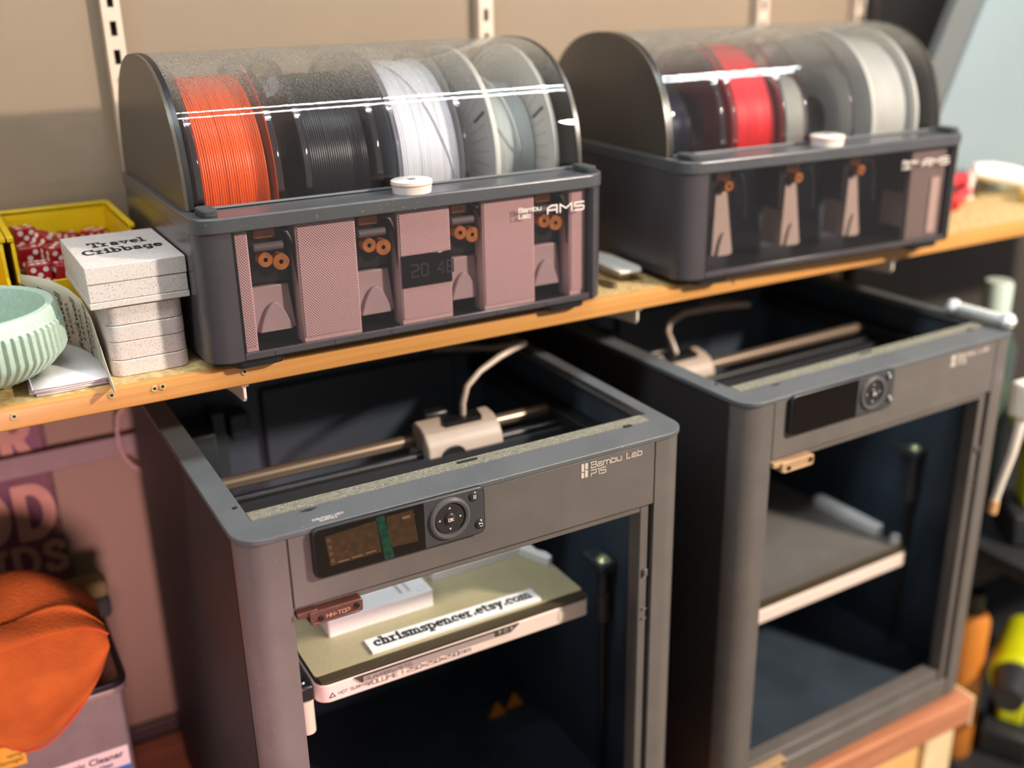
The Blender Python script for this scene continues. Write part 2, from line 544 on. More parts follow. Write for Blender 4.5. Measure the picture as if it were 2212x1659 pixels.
SL = {  # slab-serif lettering
    'c': (.58, [arc(.31, .32, .25, .32, 45, 318), [(.5, .64), (.5, .44)]]),
    'h': (.72, [[(.14, 0), (.14, 1)], [(.14, .42), (.2, .56), (.35, .65), (.49, .58), (.53, .42), (.53, 0)], [(0, 0), (.28, 0)], [(.4, 0), (.68, 0)], [(0, 1), (.14, 1)]]),
    'r': (.55, [[(.16, 0), (.16, .64)], [(.16, .4), (.22, .55), (.36, .64), (.48, .6)], [(0, 0), (.34, 0)], [(0, .64), (.16, .64)]]),
    'i': (.36, [[(.17, 0), (.17, .64)], [(0, 0), (.34, 0)], [(.02, .64), (.17, .64)], [(.17, .84), (.17, .97)]]),
    's': (.54, [[(.46, .44), (.45, .58), (.28, .65), (.1, .58), (.08, .45), (.2, .37), (.36, .31), (.47, .2), (.43, .06), (.26, 0), (.08, .06), (.06, .2)]]),
    'm': (1.02, [[(.14, 0), (.14, .64)], [(.14, .44), (.22, .6), (.34, .64), (.46, .58), (.5, .44), (.5, 0)], [(.5, .44), (.58, .6), (.7, .64), (.82, .58), (.86, .44), (.86, 0)], [(0, 0), (.26, 0)], [(.39, 0), (.61, 0)], [(.75, 0), (.99, 0)], [(0, .64), (.14, .64)]]),
    'p': (.7, [[(.14, -.3), (.14, .64)], arc(.37, .32, .25, .32, 0, 360, 16), [(0, -.3), (.3, -.3)], [(0, .64), (.14, .64)]]),
    'e': (.62, [[(.07, .35), (.56, .35)] + arc(.31, .32, .25, .32, 8, 315, 14)]),
    'n': (.72, [[(.14, 0), (.14, .64)], [(.14, .42), (.2, .56), (.35, .65), (.49, .58), (.53, .42), (.53, 0)], [(0, 0), (.28, 0)], [(.4, 0), (.68, 0)], [(0, .64), (.14, .64)]]),
    't': (.48, [[(.18, .92), (.18, .12), (.26, .01), (.36, 0), (.45, .08)], [(.02, .64), (.42, .64)]]),
    'y': (.68, [[(.1, .64), (.34, .04)], [(.58, .64), (.28, -.18), (.16, -.3), (.06, -.24)], [(0, .64), (.22, .64)], [(.46, .64), (.68, .64)]]),
    'o': (.64, [arc(.32, .32, .26, .32, 0, 360, 18)]),
    '.': (.26, [[(.12, .02), (.12, .16)]]),
    'T': (.8, [[(.4, 0), (.4, 1)], [(0, 1), (.8, 1)], [(0, 1), (0, .74)], [(.8, 1), (.8, .74)], [(.22, 0), (.58, 0)]]),
    'a': (.66, [[(.1, .5), (.14, .6), (.3, .65), (.44, .58), (.47, .44), (.47, .06), (.6, 0)], arc(.27, .18, .2, .18, 0, 360, 12)]),
    'v': (.66, [[(.1, .64), (.33, 0), (.56, .64)], [(0, .64), (.22, .64)], [(.45, .64), (.67, .64)]]),
    'l': (.36, [[(.17, 0), (.17, 1)], [(0, 0), (.34, 0)], [(.02, 1), (.17, 1)]]),
    'C': (.86, [arc(.44, .5, .4, .5, 42, 318, 18), [(.76, 1), (.76, .68)]]),
    'b': (.7, [[(.14, 0), (.14, 1)], arc(.37, .32, .25, .32, 0, 360, 16), [(0, 1), (.14, 1)]]),
    'g': (.68, [arc(.31, .32, .25, .32, 0, 360, 16), [(.54, .64), (.54, -.14), (.44, -.28), (.26, -.31), (.1, -.24)], [(.54, .64), (.66, .64)]]),
    'R': (.86, [[(.16, 0), (.16, 1), (.5, 1)], arc(.48, .75, .24, .25, 90, -90), [(.16, .5), (.48, .5)], [(.44, .5), (.72, 0), (.88, 0)], [(0, 0), (.34, 0)], [(0, 1), (.16, 1)]]),
    'O': (.86, [arc(.43, .5, .38, .5, 0, 360, 22)]),
    'D': (.9, [[(.16, 0), (.16, 1)], [(0, 1), (.4, 1)] + arc(.4, .5, .42, .5, 90, -90, 14) + [(0, 0)]]),
    'N': (.92, [[(.14, 0), (.14, 1), (.76, 0), (.76, 1)], [(0, 0), (.3, 0)], [(0, 1), (.16, 1)], [(.6, 1), (.92, 1)]]),
    'S': (.74, [[(.64, .7), (.62, .92), (.38, 1), (.14, .93), (.08, .74), (.2, .6), (.5, .46), (.66, .32), (.64, .1), (.4, 0), (.12, .07), (.08, .3)]]),
    ' ': (.4, []),
}


def lettering(text, font, h, weight, O, U, V, mb=None, lift=0.0003, gap=0.28, sx=1.0):
    """strokes as flat raised ribbons; O origin, U right, V up, h cap height"""
    mb = mb or MB()
    U, V, O = Vector(U).normalized(), Vector(V).normalized(), Vector(O)
    NV = U.cross(V)
    x = 0.0
    cnt = 0
    w = weight * h / 2
    for ch in text:
        wd, strokes = font[ch]
        for st in strokes:
            cnt += 1
            N = NV * (lift + 0.00003 * (cnt % 6))
            pts = [Vector(((x + p[0] * sx) * h, p[1] * h)) for p in st]
            clean = [pts[0]]
            for p in pts[1:]:
                if (p - clean[-1]).length > 1e-7:
                    clean.append(p)
            pts = clean
            closed = len(pts) > 3 and (pts[0] - pts[-1]).length < 1e-6
            rows = []
            n = len(pts)
            for i, p in enumerate(pts):
                a = pts[i - 1] if i else (pts[-2] if closed else None)
                b = pts[i + 1] if i < n - 1 else (pts[1] if closed else None)
                d1 = (p - a).normalized() if a is not None else None
                d2 = (b - p).normalized() if b is not None else None
                if d1 is None:
                    t, k, e = d2, 1, -1
                elif d2 is None:
                    t, k, e = d1, 1, 1
                else:
                    t = (d1 + d2)
                    t = t.normalized() if t.length > 1e-6 else d2
                    k = 1 / max(0.5, abs(t.dot(d2)))
                    e = 0
                q = p + t * (w * 0.9 * e if font is SQ or n == 2 else 0) if e and not closed else p
                nn = Vector((-t.y, t.x)) * (w * k)
                rows.append((q + nn, q - nn))
            vs = []
            for l, r in rows:
                for q in (l, r):
                    vs.append(tuple(O + U * q.x + V * q.y + N))
            mb.add(vs, [(2 * i, 2 * i + 1, 2 * i + 3, 2 * i + 2) for i in range(n - 1)])
        x += (wd * sx + gap)
    mb.width = (x - gap) * h
    return mb


def text_width(text, font, h, gap=0.28, sx=1.0):
    return (sum(font[c][0] * sx + gap for c in text) - gap) * h


def plain_text(name, text, size, mat, parent, mw, offset=0.0, shear=0.0, spacing=1.0, align='LEFT'):
    """sans lettering from the built-in font, turned into a mesh"""
    cu = bpy.data.curves.new(name, 'FONT')
    cu.body, cu.size, cu.offset, cu.shear, cu.space_character = text, size, offset, shear, spacing
    cu.align_x = align
    cu.extrude = 0.0
    cu.resolution_u = 3
    tmp = bpy.data.objects.new(name + '_tmp', cu)
    COL.objects.link(tmp)
    dg = bpy.context.evaluated_depsgraph_get()
    me = bpy.data.meshes.new_from_object(tmp.evaluated_get(dg))
    bpy.data.objects.remove(tmp)
    bpy.data.curves.remove(cu)
    o = bpy.data.objects.new(name, me)
    COL.objects.link(o)
    me.materials.clear()
    me.materials.append(mat)
    me.transform(mw)
    if parent:
        o.parent = parent
    return o


def frame(O, U, V):
    U, V = Vector(U).normalized(), Vector(V).normalized()
    N = U.cross(V)
    m = Matrix((U, V, N)).transposed().to_4x4()
    m.translation = Vector(O)
    return m

# ------------------------------------------------------------------ shared materials
MT_DARK = M('graphite_plastic', (100, 95, 92), 0.42, var=0.12, vscale=30, bump=0.03, bscale=900, specks=(150, 145, 138), speck_amt=0.0, speck_scale=500)
MT_TOP = M('dusty_graphite_top', (88, 92, 95), 0.5, var=0.15, vscale=25, bump=0.04, bscale=700, specks=(140, 146, 148), speck_amt=0.01, speck_scale=520)
MT_DUST = M('dust_lip', (122, 119, 105), 0.9, var=0.35, vscale=220, bump=0.4, bscale=500, specks=(170, 168, 150), speck_amt=0.1)
MT_SIDE = M('side_plastic', (44, 41, 41), 0.55, var=0.1, vscale=12, bump=0.03, bscale=500)
MT_INNER = M('black_interior', (54, 66, 78), 0.5, var=0.3, vscale=14)
MT_BLACK = M('black_plastic', (24, 25, 28), 0.38, var=0.2)
MT_GLOSS = M('gloss_black', (16, 13, 14), 0.08, var=0.1, specks=(120, 115, 110), speck_amt=-0.06, speck_scale=900)
MT_WHITE = M('white_print', (225, 215, 208), 0.5)
MT_INK = M('black_ink', (26, 26, 28), 0.6)
MT_STEEL = M('steel', (150, 146, 142), 0.28, metal=1.0, var=0.2)
MT_ROD = M('rod_grey', (150, 132, 116), 0.3, metal=0.7)
MT_COPPER = M('copper_silk_plastic', (112, 74, 66), 0.3, metal=0.4, var=0.3, vscale=60)
MT_RUBBER = M('rubber', (48, 50, 52), 0.85, bump=0.3, bscale=900, specks=(95, 95, 95), speck_amt=0.08)

# ------------------------------------------------------------------ the setting
o = struct(MB().box(-0.95, 1.04, 0.46, 0.54, -1.2, 1.05).build('wall_back', M('beige_wall_paint', (136, 118, 98), 0.75, var=0.05, vscale=4, bump=0.05, bscale=300)))
o = struct(MB().box(-2.6, 3.6, -3.4, 0.54, -1.24, -1.2).build('floor', M('warm_floor', (186, 166, 146), 0.6, var=0.12, vscale=3)))
o = struct(MB().box(1.04, 2.2, 0.43, 0.54, -1.2, 1.05).build('wall_right', M('dark_panel_wall', (74, 68, 64), 0.6, var=0.2, vscale=5)))
struct(MB().box(-0.95, 0.86, 0.452, 0.46, -0.468, -0.447).build('baseboard_back', M('dark_baseboard', (62, 48, 48), 0.5, var=0.2), bevel=0.002))

# slotted shelf uprights
MT_UPR = M('cream_enamel', (206, 186, 166), 0.4, var=0.05)
for k, (x, lab) in enumerate(((0.045, 'cream slotted shelf upright on the wall left of the orange spool'),
                              (0.443, 'cream slotted shelf upright on the wall above the grey spool'),
                              (0.848, 'cream slotted shelf upright on the wall above the red spool unit'),
                              (1.022, 'slotted shelf upright at the far right end of the beige wall'))):
    t = thing('shelf_upright', lab, 'shelf upright', (x, 0.46, -0.1), 0, 'slotted uprights on the back wall')
    mb = MB()
    mb.box(-0.0085, -0.003, -0.013, -0.0115, 0, 0.98).box(0.003, 0.0085, -0.013, -0.0115, 0, 0.98)
    mb.box(-0.0085, -0.007, -0.0115, 0, 0, 0.98).box(0.007, 0.0085, -0.0115, 0, 0, 0.98)
    for i in range(37):
        z = 0.02 + i * 0.0257
        mb.box(-0.003, 0.003, -0.013, -0.0115, z, z + 0.0124)
    mb.build('channel', MT_UPR, t)
    MB().box(-0.0068, 0.0068, -0.002, -0.0005, 0.0, 0.98).build('channel_shade', M('channel_shade_tone', (70, 60, 56), 0.7), t)  # added dark plate, painted shade behind the slots

# ------------------------------------------------------------------ shelf
MT_CHIP = M('raw_chipboard', (206, 182, 128), 0.8, var=0.3, vscale=160, bump=0.3, bscale=400, rgb2=(170, 140, 88))
MT_EDGE = wood('honey_edge_laminate', (196, 142, 78), (178, 124, 62), 0.32, (1.2, 30, 60), 4)
shelf = thing('shelf_board', 'long chipboard shelf with honey coloured front edge carrying the spool units', 'shelf', (0.2, 0.15, 0.0597))
X0, X1 = -1.1, 1.2
MB().box(X0, X1, 0.002, 0.295, 0, 0.0178).build('board', MT_CHIP, shelf, label='raw speckled chipboard top')
prof = [(0.002, 0), (0.002, 0.0178), (-0.0005, 0.0175), (-0.0025, 0.016), (-0.0032, 0.0135), (-0.0032, 0.001), (-0.0022, 0)]
MB().prism(prof, 'x', X0, X1).build('edge_strip', MT_EDGE, shelf, label='honey coloured laminate edge')
for hx, hz in ((-0.3155, 0.0105), (-0.247, 0.0128), (-0.2155, 0.0118), (-0.2093, 0.0122), (-0.145, 0.0118), (0.36, 0.010)):
    ob = MB()
    rg = [(0.0021 + 0.0009 * random.random()) for _ in range(14)]
    po = [(hx + rg[i] * math.cos(2 * PI * i / 14), hz + rg[i] * math.sin(2 * PI * i / 14)) for i in range(14)]
    pi_ = [(hx + 0.0013 * math.cos(2 * PI * i / 14), hz + 0.0013 * math.sin(2 * PI * i / 14)) for i in range(14)]
    ob.ring(po, pi_, 'y', -0.0042, -0.003)
    h = ob.build('screw_hole', MT_CHIP, shelf)
    MB().prism(circ(hx, hz, 0.0014, 12), 'y', -0.0034, -0.0030).build('hole_bore', MT_INK, h)

for x, lab in ((0.0555, 'cream steel shelf bracket tip below the left spool unit'), (0.4465, 'cream steel shelf bracket tip below the gap between the spool units'),
               (0.8, 'cream steel shelf bracket tip below the right spool unit')):
    t = thing('shelf_bracket', lab, 'bracket', (x, 0.155, 0.0597), 0, 'shelf brackets')
    pr = [(0.0, 0.0), (0.0, -0.014), (0.003, -0.0178), (0.008, -0.0185), (0.03, -0.02), (0.29, -0.055), (0.29, 0.0)]
    MB().prism(pr, 'x', -0.0014, 0.0014).build('arm', M('bracket_enamel', (226, 214, 200), 0.35), t, bevel=0.0006)
    MB().box(-0.003, 0.003, -0.003, 0.02, -0.003, -0.0002).build('lip', M('bracket_enamel'), t)

# ------------------------------------------------------------------ LED bar above the shelf (out of frame, mirrored in the lids)
led = thing('led_light_bar', 'twin row white LED strip lighting the shelf from above', 'lamp', (0.0, 0.0, 0.75))
MB().box(-0.75, 1.1, -0.075, 0.038, 0.001, 0.012).build('channel', M('white_aluminium', (200, 205, 210), 0.4, metal=0.3), led, bevel=0.001)
mb = MB()
for row in (-0.050, 0.014):
    x = -0.74
    while x < 1.09:
        mb.box(x, x + 0.0050, row - 0.0030, row + 0.0030, -0.001, 0.0008)
        x += 0.0108
mb.build('diodes', emit('led_white', (0.90, 0.97, 1.0), LED_STRENGTH), led)['kind'] = 'stuff'

# ------------------------------------------------------------------ workbench
bench = thing('workbench', 'wooden workbench under the two printers with reddish front edge', 'workbench', (0, 0.012, -0.468))
MB().box(-0.95, 0.862, 0, 0.44, -0.036, 0).build('top', wood('red_brown_board', (196, 132, 98), (168, 104, 74), 0.5, (2, 20, 20)), bench, bevel=0.003)
MB().box(-0.95, 0.80, 0.02, 0.04, -0.16, -0.036).build('apron', wood('pale_pine', (240, 196, 132), (226, 172, 104), 0.5, (2, 12, 25)), bench, bevel=0.002)
for x in (0.80, -0.4):
    MB().box(x, x + 0.05, 0.012, 0.08, -0.73, -0.036).build('leg', M('pale_end_grain', (236, 214, 168), 0.6, var=0.15, vscale=30), bench, bevel=0.002)
MB().box(0.8622, 0.866, 0.002, 0.438, -0.045, -0.002).build('end_strip', M('pale_end_grain'), bench, bevel=0.001)

# ------------------------------------------------------------------ 3D printers
H = 0.468          # feet included: the printer's top is 0.468 above the bench
W, D = 0.389, 0.389


def printer(name, label, x, y, rz, head_x, head_y, tube_pts, first):
    t = thing(name, label, '3d printer', (x, y, -H), rz, 'enclosed printers on the bench')

    def B():
        return MB((0, 0, H))
    # top frame: ring with rounded corners and recessed lip
    B().ring(rrect(-0.0012, W + 0.0012, -0.0012, W + 0.001, 0.022, 8), rrect(0.0186, 0.3705, 0.0445, 0.352, 0.002, 8), 'z', -0.0045, 0).build('top_frame', MT_TOP, t, bevel=0.0007)
    B().box(0.0186, 0.3705, 0.0305, 0.0446, -0.0002, 0.0005).build('dust_strip', MT_DUST, t, label='dusty tan strip along the front of the opening')
    B().box(0.3705, 0.3765, 0.0446, 0.352, -0.0002, 0.0003).build('side_groove', MT_BLACK, t)
    for (sx, sy, l, w) in ((0.1975, 0.0398, 0.019, 0.0042), (0.3475, 0.0305, 0.0095, 0.0042)):
        B().prism(rrect(sx - l / 2, sx + l / 2, sy - w / 2, sy + w / 2, w * 0.48, 4), 'z', -0.001, 0.0007).build('slot', MT_INK, t)
    B().prism([(0.053, 0.0255), (0.0595, 0.0275), (0.0665, 0.0265), (0.0605, 0.0235)], 'z', -0.001, 0.0004).build('card_slot', MT_INK, t)
    B().lathe([(0.0004, 0.0006), (0.0018, 0.0006), (0.0022, 0.0001)], (0.0138, 0.057, 0), n=12).build('screw', MT_BLACK, t)
    if first:
        m = lettering('CAUTION HOT', SQ, 0.0022, 0.2, (0.0565, 0.0068, H), (1, 0, 0), (0, 1, 0), lift=0.0004, gap=0.3)
        lettering('SURFACE', SQ, 0.0019, 0.2, (0.0605, 0.0035, H), (1, 0, 0), (0, 1, 0), m, lift=0.0004, gap=0.3)
        m.build('warning_print', MT_WHITE, t, fix=False)
    # body
    B().box(0.0, 0.006, 0.022, D, -0.458, -0.0045).build('side_panel', MT_SIDE, t)
    B().box(W - 0.006, W, 0.022, D, -0.458, -0.0045).build('side_panel', MT_SIDE, t)
    B().box(0.006, W - 0.006, D - 0.006, D, -0.458, -0.0045).build('back_panel', MT_SIDE, t)
    B().box(0.006, W - 0.006, 0.02, D - 0.006, -0.458, -0.44).build('floor_panel', MT_INNER, t)
    for s in (0, 1):
        pth = [(0.0335, 0.0)] + [(0.022 - 0.022 * math.sin(PI / 2 * k / 10), 0.022 - 0.022 * math.cos(PI / 2 * k / 10)) for k in range(11)] + [(0.0, 0.024)]
        poly = pth + [(0.006, 0.024), (0.010, 0.014), (0.020, 0.009), (0.0335, 0.009)]
        if s:
            poly = [(W - p[0], p[1]) for p in poly][::-1]
        B().prism(poly, 'z', -0.458, -0.0045, smooth=True).build('corner_column', MT_DARK, t)
    # inner liner
    for (a, b) in ((0.0065, 0.0105), (W - 0.0105, W - 0.0065)):
        B().box(a, b, 0.026, D - 0.0065, -0.44, -0.006).build('inner_wall', MT_INNER, t)
    B().box(0.0105, W - 0.0105, D - 0.0305, D - 0.0265, -0.44, -0.006).build('inner_back_wall', MT_INNER, t)
    # header with screen
    B().box(0.0345, 0.3545, 0.0, 0.012, -0.0625, -0.0047).build('front_panel', MT_DARK, t, bevel=0.0008)
    B().box(0.0345, 0.3435, 0.0035, 0.026, -0.0695, -0.0628).build('lower_rail', MT_DARK, t, bevel=0.0008)
    B().box(0.3437, 0.3525, 0.0035, 0.020, -0.43, -0.0628).build('door_jamb', MT_DARK, t, bevel=0.0012)
    B().box(0.0345, 0.3545, 0.0, 0.024, -0.458, -0.432).build('sill', MT_DARK, t, bevel=0.0015)
    B().box(0.0345, 0.3437, 0.006, 0.024, -0.4318, -0.420).build('sill_step', MT_DARK, t, bevel=0.001)
    for z in (-0.1300, -0.1665, -0.1765):
        B().box(0.3475, 0.3515, 0.0008, 0.0036, z - (0.0035 if z > -0.14 else 0.0005), z + 0.0035 * (z > -0.14)).build('door_catch', MT_DARK, t, bevel=0.0005)
    if first:
        B().tube([(0.3475, 0.0030, -0.129), (0.3495, 0.0028, -0.127), (0.3508, 0.0028, -0.1315), (0.349, 0.003, -0.1355)], 0.0006, 6).build('catch_clip', MT_WHITE, t)
    # control unit (leans out at the lower edge)
    cu = B().prism(rrect(0.0505, 0.1895, -0.041, -0.0006, 0.0055, 5), 'y', -0.005, 0.0005).build('control_unit', MT_BLACK, t, bevel=0.0012)

    def C():
        return B()
    C().prism(rrect(0.0525, 0.1375, -0.0398, -0.0018, (0.0048, 0.0002, 0.0002, 0.0048), 5), 'y', -0.0054, -0.0045).build('screen_glass', MT_GLOSS, cu)
    C().prism(rrect(0.1378, 0.1882, -0.0398, -0.0018, (0.0002, 0.0048, 0.0048, 0.0002), 5), 'y', -0.0053, -0.0045).build('key_plate', M('key_plate_grey', (58, 60, 64), 0.5, bump=0.05, bscale=600), cu)
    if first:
        brown = M('reflection_brown', (62, 45, 30), 0.25, var=0.35, vscale=180, specks=(120, 104, 84), speck_amt=-0.02, speck_scale=500)  # brown fields, green band and dots paint a reflection onto the screen
        C().prism([(0.0600, -0.0080), (0.0625, -0.0322), (0.1020, -0.0322), (0.0995, -0.0055)], 'y', -0.00548, -0.0053).build('reflection_field', brown, cu)
        C().prism([(0.1075, -0.0050), (0.1095, -0.0310), (0.1320, -0.0318), (0.1290, -0.0045)], 'y', -0.00548, -0.0053).build('reflection_field', brown, cu)
        C().prism([(0.0996, -0.0035), (0.1060, -0.0030), (0.1120, -0.0395), (0.1045, -0.0398)], 'y', -0.00549, -0.0053).build('reflection_band', M('reflection_green', (14, 62, 48), 0.25, var=0.5, vscale=300), cu)
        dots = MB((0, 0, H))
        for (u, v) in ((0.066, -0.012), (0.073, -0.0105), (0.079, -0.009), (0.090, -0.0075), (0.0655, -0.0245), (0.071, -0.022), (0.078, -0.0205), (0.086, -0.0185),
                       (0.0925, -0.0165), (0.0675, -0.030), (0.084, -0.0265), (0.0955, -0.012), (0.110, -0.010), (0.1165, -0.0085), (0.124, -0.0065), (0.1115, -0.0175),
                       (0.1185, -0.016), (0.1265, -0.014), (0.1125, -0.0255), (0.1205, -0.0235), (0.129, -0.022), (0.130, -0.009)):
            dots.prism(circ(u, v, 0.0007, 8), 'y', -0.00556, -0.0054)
        dots.build('reflection_dots', MT_INK, cu)
        ic = MB((0, 0, H))
        for k in range(4):
            zz = -0.0115 - k * 0.0056
            xo = 0.0627 + k * 0.0006
            ic.ring(circ(xo, zz, 0.0013, 10), circ(xo, zz, 0.0008, 10), 'y', -0.00556, -0.0054)
        for k in range(3):
            ic.box(0.0685 + k * 0.0105, 0.077 + k * 0.0105, -0.00556, -0.0054, -0.0312 + k * 0.0004, -0.0302 + k * 0.0004)
        ic.prism(rrect(0.120, 0.1265, -0.0105, -0.0082, 0.0005, 2), 'y', -0.00556, -0.0054)
        ic.build('display_icons', M('display_icon_tan', (104, 84, 58), 0.3), cu)
    dx, dz = 0.1585, -0.0199
    dl = C().lathe([(0.0128, -0.0052), (0.0133, -0.0074), (0.0152, -0.0080), (0.0168, -0.0072), (0.0172, -0.0052)], (dx, 0, dz), 'y', 40).build('dial_ring', M('dial_ring_grey', (82, 80, 82), 0.3, coat=0.3), cu)
    C().lathe([(0.0001, -0.0062), (0.0120, -0.0062), (0.0128, -0.0052)], (dx, 0, dz), 'y', 40).build('dial_pad', M('dial_pad_black', (40, 40, 43), 0.4), cu)
    C().lathe([(0.0001, -0.0082), (0.0035, -0.0080), (0.0046, -0.0070), (0.0048, -0.0055)], (dx, 0, dz), 'y', 28).build('ok_key', M('key_dome', (48, 46, 48), 0.28), cu)
    for (bx, bz) in ((0.1795, -0.0069), (0.1840, -0.0318)):
        C().lathe([(0.0001, -0.0072), (0.0028, -0.0070), (0.0040, -0.0060), (0.0042, -0.0045)], (bx, 0, bz), 'y', 24).build('round_key', M('key_dome'), cu)
    mk = MB((0, 0, H))
    for a in range(4):
        ca, sa = math.cos(a * PI / 2), math.sin(a * PI / 2)
        cx, cz = dx + 0.0088 * ca, dz + 0.0088 * sa
        mk.prism([(cx + 0.0009 * ca, cz + 0.0009 * sa), (cx - 0.0007 * ca - 0.0009 * sa, cz - 0.0007 * sa + 0.0009 * ca), (cx - 0.0007 * ca + 0.0009 * sa, cz - 0.0007 * sa - 0.0009 * ca)], 'y', -0.0065, -0.0062)
    for k in (-1, 1):
        mk.box(0.1795 + k * 0.0007 - 0.0003, 0.1795 + k * 0.0007 + 0.0003, -0.0076, -0.0071, -0.0084, -0.0054)
    mk.tube([(0.1824, -0.0074, -0.0306), (0.1850, -0.0074, -0.0306), (0.1857, -0.0074, -0.0318), (0.1850, -0.0074, -0.0330), (0.1830, -0.0074, -0.0330)], 0.00028, 5)
    mk.prism([(0.1820, -0.0306), (0.1831, -0.0297), (0.1831, -0.0315)], 'y', -0.0076, -0.0071)
    lettering('OK', SQ, 0.0022, 0.24, (dx - 0.0022, -0.0083, dz - 0.0011 + H), (1, 0, 0), (0, 0, 1), (mk2 := MB()), gap=0.3)
    mk.build('key_marks', MT_WHITE, cu)
    mk2.build('ok_print', MT_WHITE, cu, fix=False)
    # maker's mark on the header
    em = MB((0, 0, H))
    ex, ez, s = 0.2805, -0.0200, 0.0125
    for q in ([(0, .42), (.22, .34), (.22, .0), (0, .0)], [(0, .50), (.22, .42), (.22, 1), (0, 1)], [(.29, .55), (.51, .47), (.51, 0), (.29, 0)], [(.29, .63), (.51, .55), (.51, 1), (.29, 1)]):
        em.prism([(ex + p[0] * s, ez + p[1] * s) for p in q], 'y', -0.0004, 0.0002)
    em.build('emblem', M('muted_print', (196, 186, 178), 0.5), t)
    lo = lettering('Bambu Lab', SQ, 0.0050, 0.17, (0.2900, -0.0001, -0.0128 + H), (1, 0, 0), (0, 0, 1), gap=0.28, sx=1.22)
    lettering('P1S', SQ, 0.0050, 0.17, (0.2900, -0.0001, -0.0200 + H), (1, 0, 0), (0, 0, 1), lo, gap=0.28, sx=1.25)
    lo.build('name_print', M('muted_print', (196, 186, 178), 0.5), t, fix=False)
    # door hinges (the door itself is taken off)
    for hz in ((-0.0705,) if first else (-0.0705, -0.427)):
        hm = MT_COPPER if first else M('tan_printed_plastic', (176, 142, 108), 0.45, var=0.2)
        sg = 1 if hz > -0.2 else -1
        hg = B().prism(rrect(0.0435, 0.0845, hz - 0.0055, hz + 0.0048, 0.0018, 4), 'y', -0.006, 0.004).build('hinge', hm, t, bevel=0.0006)
        B().box(0.0350, 0.0505, -0.0035, 0.004, hz + 0.0005, hz + 0.0052).build('hinge_tab', hm, hg, bevel=0.0005)
        B().box(0.045, 0.081, -0.0072, -0.0058, hz - 0.0052, hz - 0.0036).build('hinge_rib', hm, hg, bevel=0.0004)
        for hx in (0.0515, 0.0795):
            B().lathe([(0.0010, -0.0055), (0.0010, -0.0074), (0.0020, -0.0076), (0.0023, -0.0058)], (hx, 0, hz - 0.0002 + (0.0008 if hx > 0.06 else -0.0012)), 'y', 14).build('hinge_pin', MT_BLACK, hg)
        if first:
            lettering('HH-TOP', SQ, 0.0030, 0.14, (0.0560, -0.0061, hz - 0.0022 + H), (1, 0, 0), (0, 0, 1), gap=0.3).build('hinge_print', M('pale_copper', (198, 158, 140), 0.4), hg, fix=False)
    # motion system
    B().cyl((0.0105, 0.186, -0.040), (W - 0.0105, 0.186, -0.040), 0.0060, n=16).build('guide_rod', MT_ROD, t)
    B().cyl((0.0105, 0.168, -0.049), (W - 0.0105, 0.168, -0.049), 0.0045, n=14).build('guide_rod', MT_BLACK, t)
    B().box(0.0105, W - 0.0105, 0.150, 0.156, -0.056, -0.047).build('drive_belt', M('belt_black', (34, 36, 42), 0.5), t)
    for (a, b, c_, d_, e, f) in ((0.0110, 0.030, 0.10, 0.355, -0.052, -0.034), (W - 0.030, W - 0.0110, 0.10, 0.355, -0.052, -0.034)):
        B().box(a, b, c_, d_, e, f).build('side_rail', MT_BLACK, t, bevel=0.001)
    mbk = B().box(0.022, 0.060, 0.30, 0.355, -0.085, -0.040).build('motor_mount', M('motor_mount_grey', (42, 48, 54), 0.5, var=0.2), t, bevel=0.002)
    B().box(0.062, 0.076, 0.325, 0.352, -0.13, -0.03).build('mount_post', M('motor_mount_grey'), mbk, bevel=0.002)
    B().box(0.080, 0.100, 0.325, 0.352, -0.062, -0.036).build('mount_plate', M('motor_mount_grey'), mbk, bevel=0.002)
    B().box(0.12, 0.34, 0.350, 0.358, -0.12, -0.025).build('rear_duct', M('duct_black', (44, 52, 62), 0.55), t, bevel=0.003)
    # tool head
    hx, hy = head_x, head_y
    cream = M('toolhead_cream', (170, 154, 142), 0.45, var=0.06)
    prof = [(hy - 0.024, -0.106), (hy - 0.026, -0.070), (hy - 0.026, -0.050), (hy - 0.0235, -0.038), (hy - 0.017, -0.0285), (hy - 0.006, -0.0235), (hy + 0.008, -0.0220), (hy + 0.012, -0.0255), (hy + 0.012, -0.106)]
    th = B().prism(prof, 'x', hx - 0.042, hx + 0.036).build('tool_head', cream, t, bevel=0.011, seg=6)
    B().prism([(hx - 0.018, hy - 0.012), (hx + 0.020, hy - 0.012), (hx + 0.024, hy + 0.006), (hx - 0.014, hy + 0.006)], 'z', -0.030, -0.0212).build('head_recess', MT_BLACK, th)
    B().box(hx - 0.030, hx - 0.004, hy + 0.008, hy + 0.022, -0.09, -0.017).build('head_carriage', MT_BLACK, th, bevel=0.003)
    B().box(hx - 0.047, hx - 0.0415, hy - 0.010, hy + 0.010, -0.090, -0.045).build('head_side_block', cream, th, bevel=0.003)
    B().lathe([(0.0001, 0.0), (0.0085, 0.0), (0.0125, -0.0012), (0.0135, 0.0)], (hx - 0.017, hy - 0.0262, -0.052), 'y', 24).build('fan_ring', MT_BLACK, th)
    B().lathe([(0.0001, -0.0016), (0.0042, -0.0014), (0.0050, 0.0)], (hx - 0.017, hy - 0.0262, -0.052), 'y', 16).build('fan_hub', M('fan_hub_pink', (176, 140, 130), 0.5), th)
    B().tube(tube_pts, 0.0032, 10).build('filament_tube', M('ptfe_grey', (172, 156, 142), 0.35), t)
    # print bed
    zb = -0.174 if first else -0.272
    white = M('bed_enamel', (228, 208, 198), 0.45, var=0.05)
    pl = rrect(0.0620, 0.3275, 0.0575, 0.325, (0.012, 0.005, 0.005, 0.005), 6)
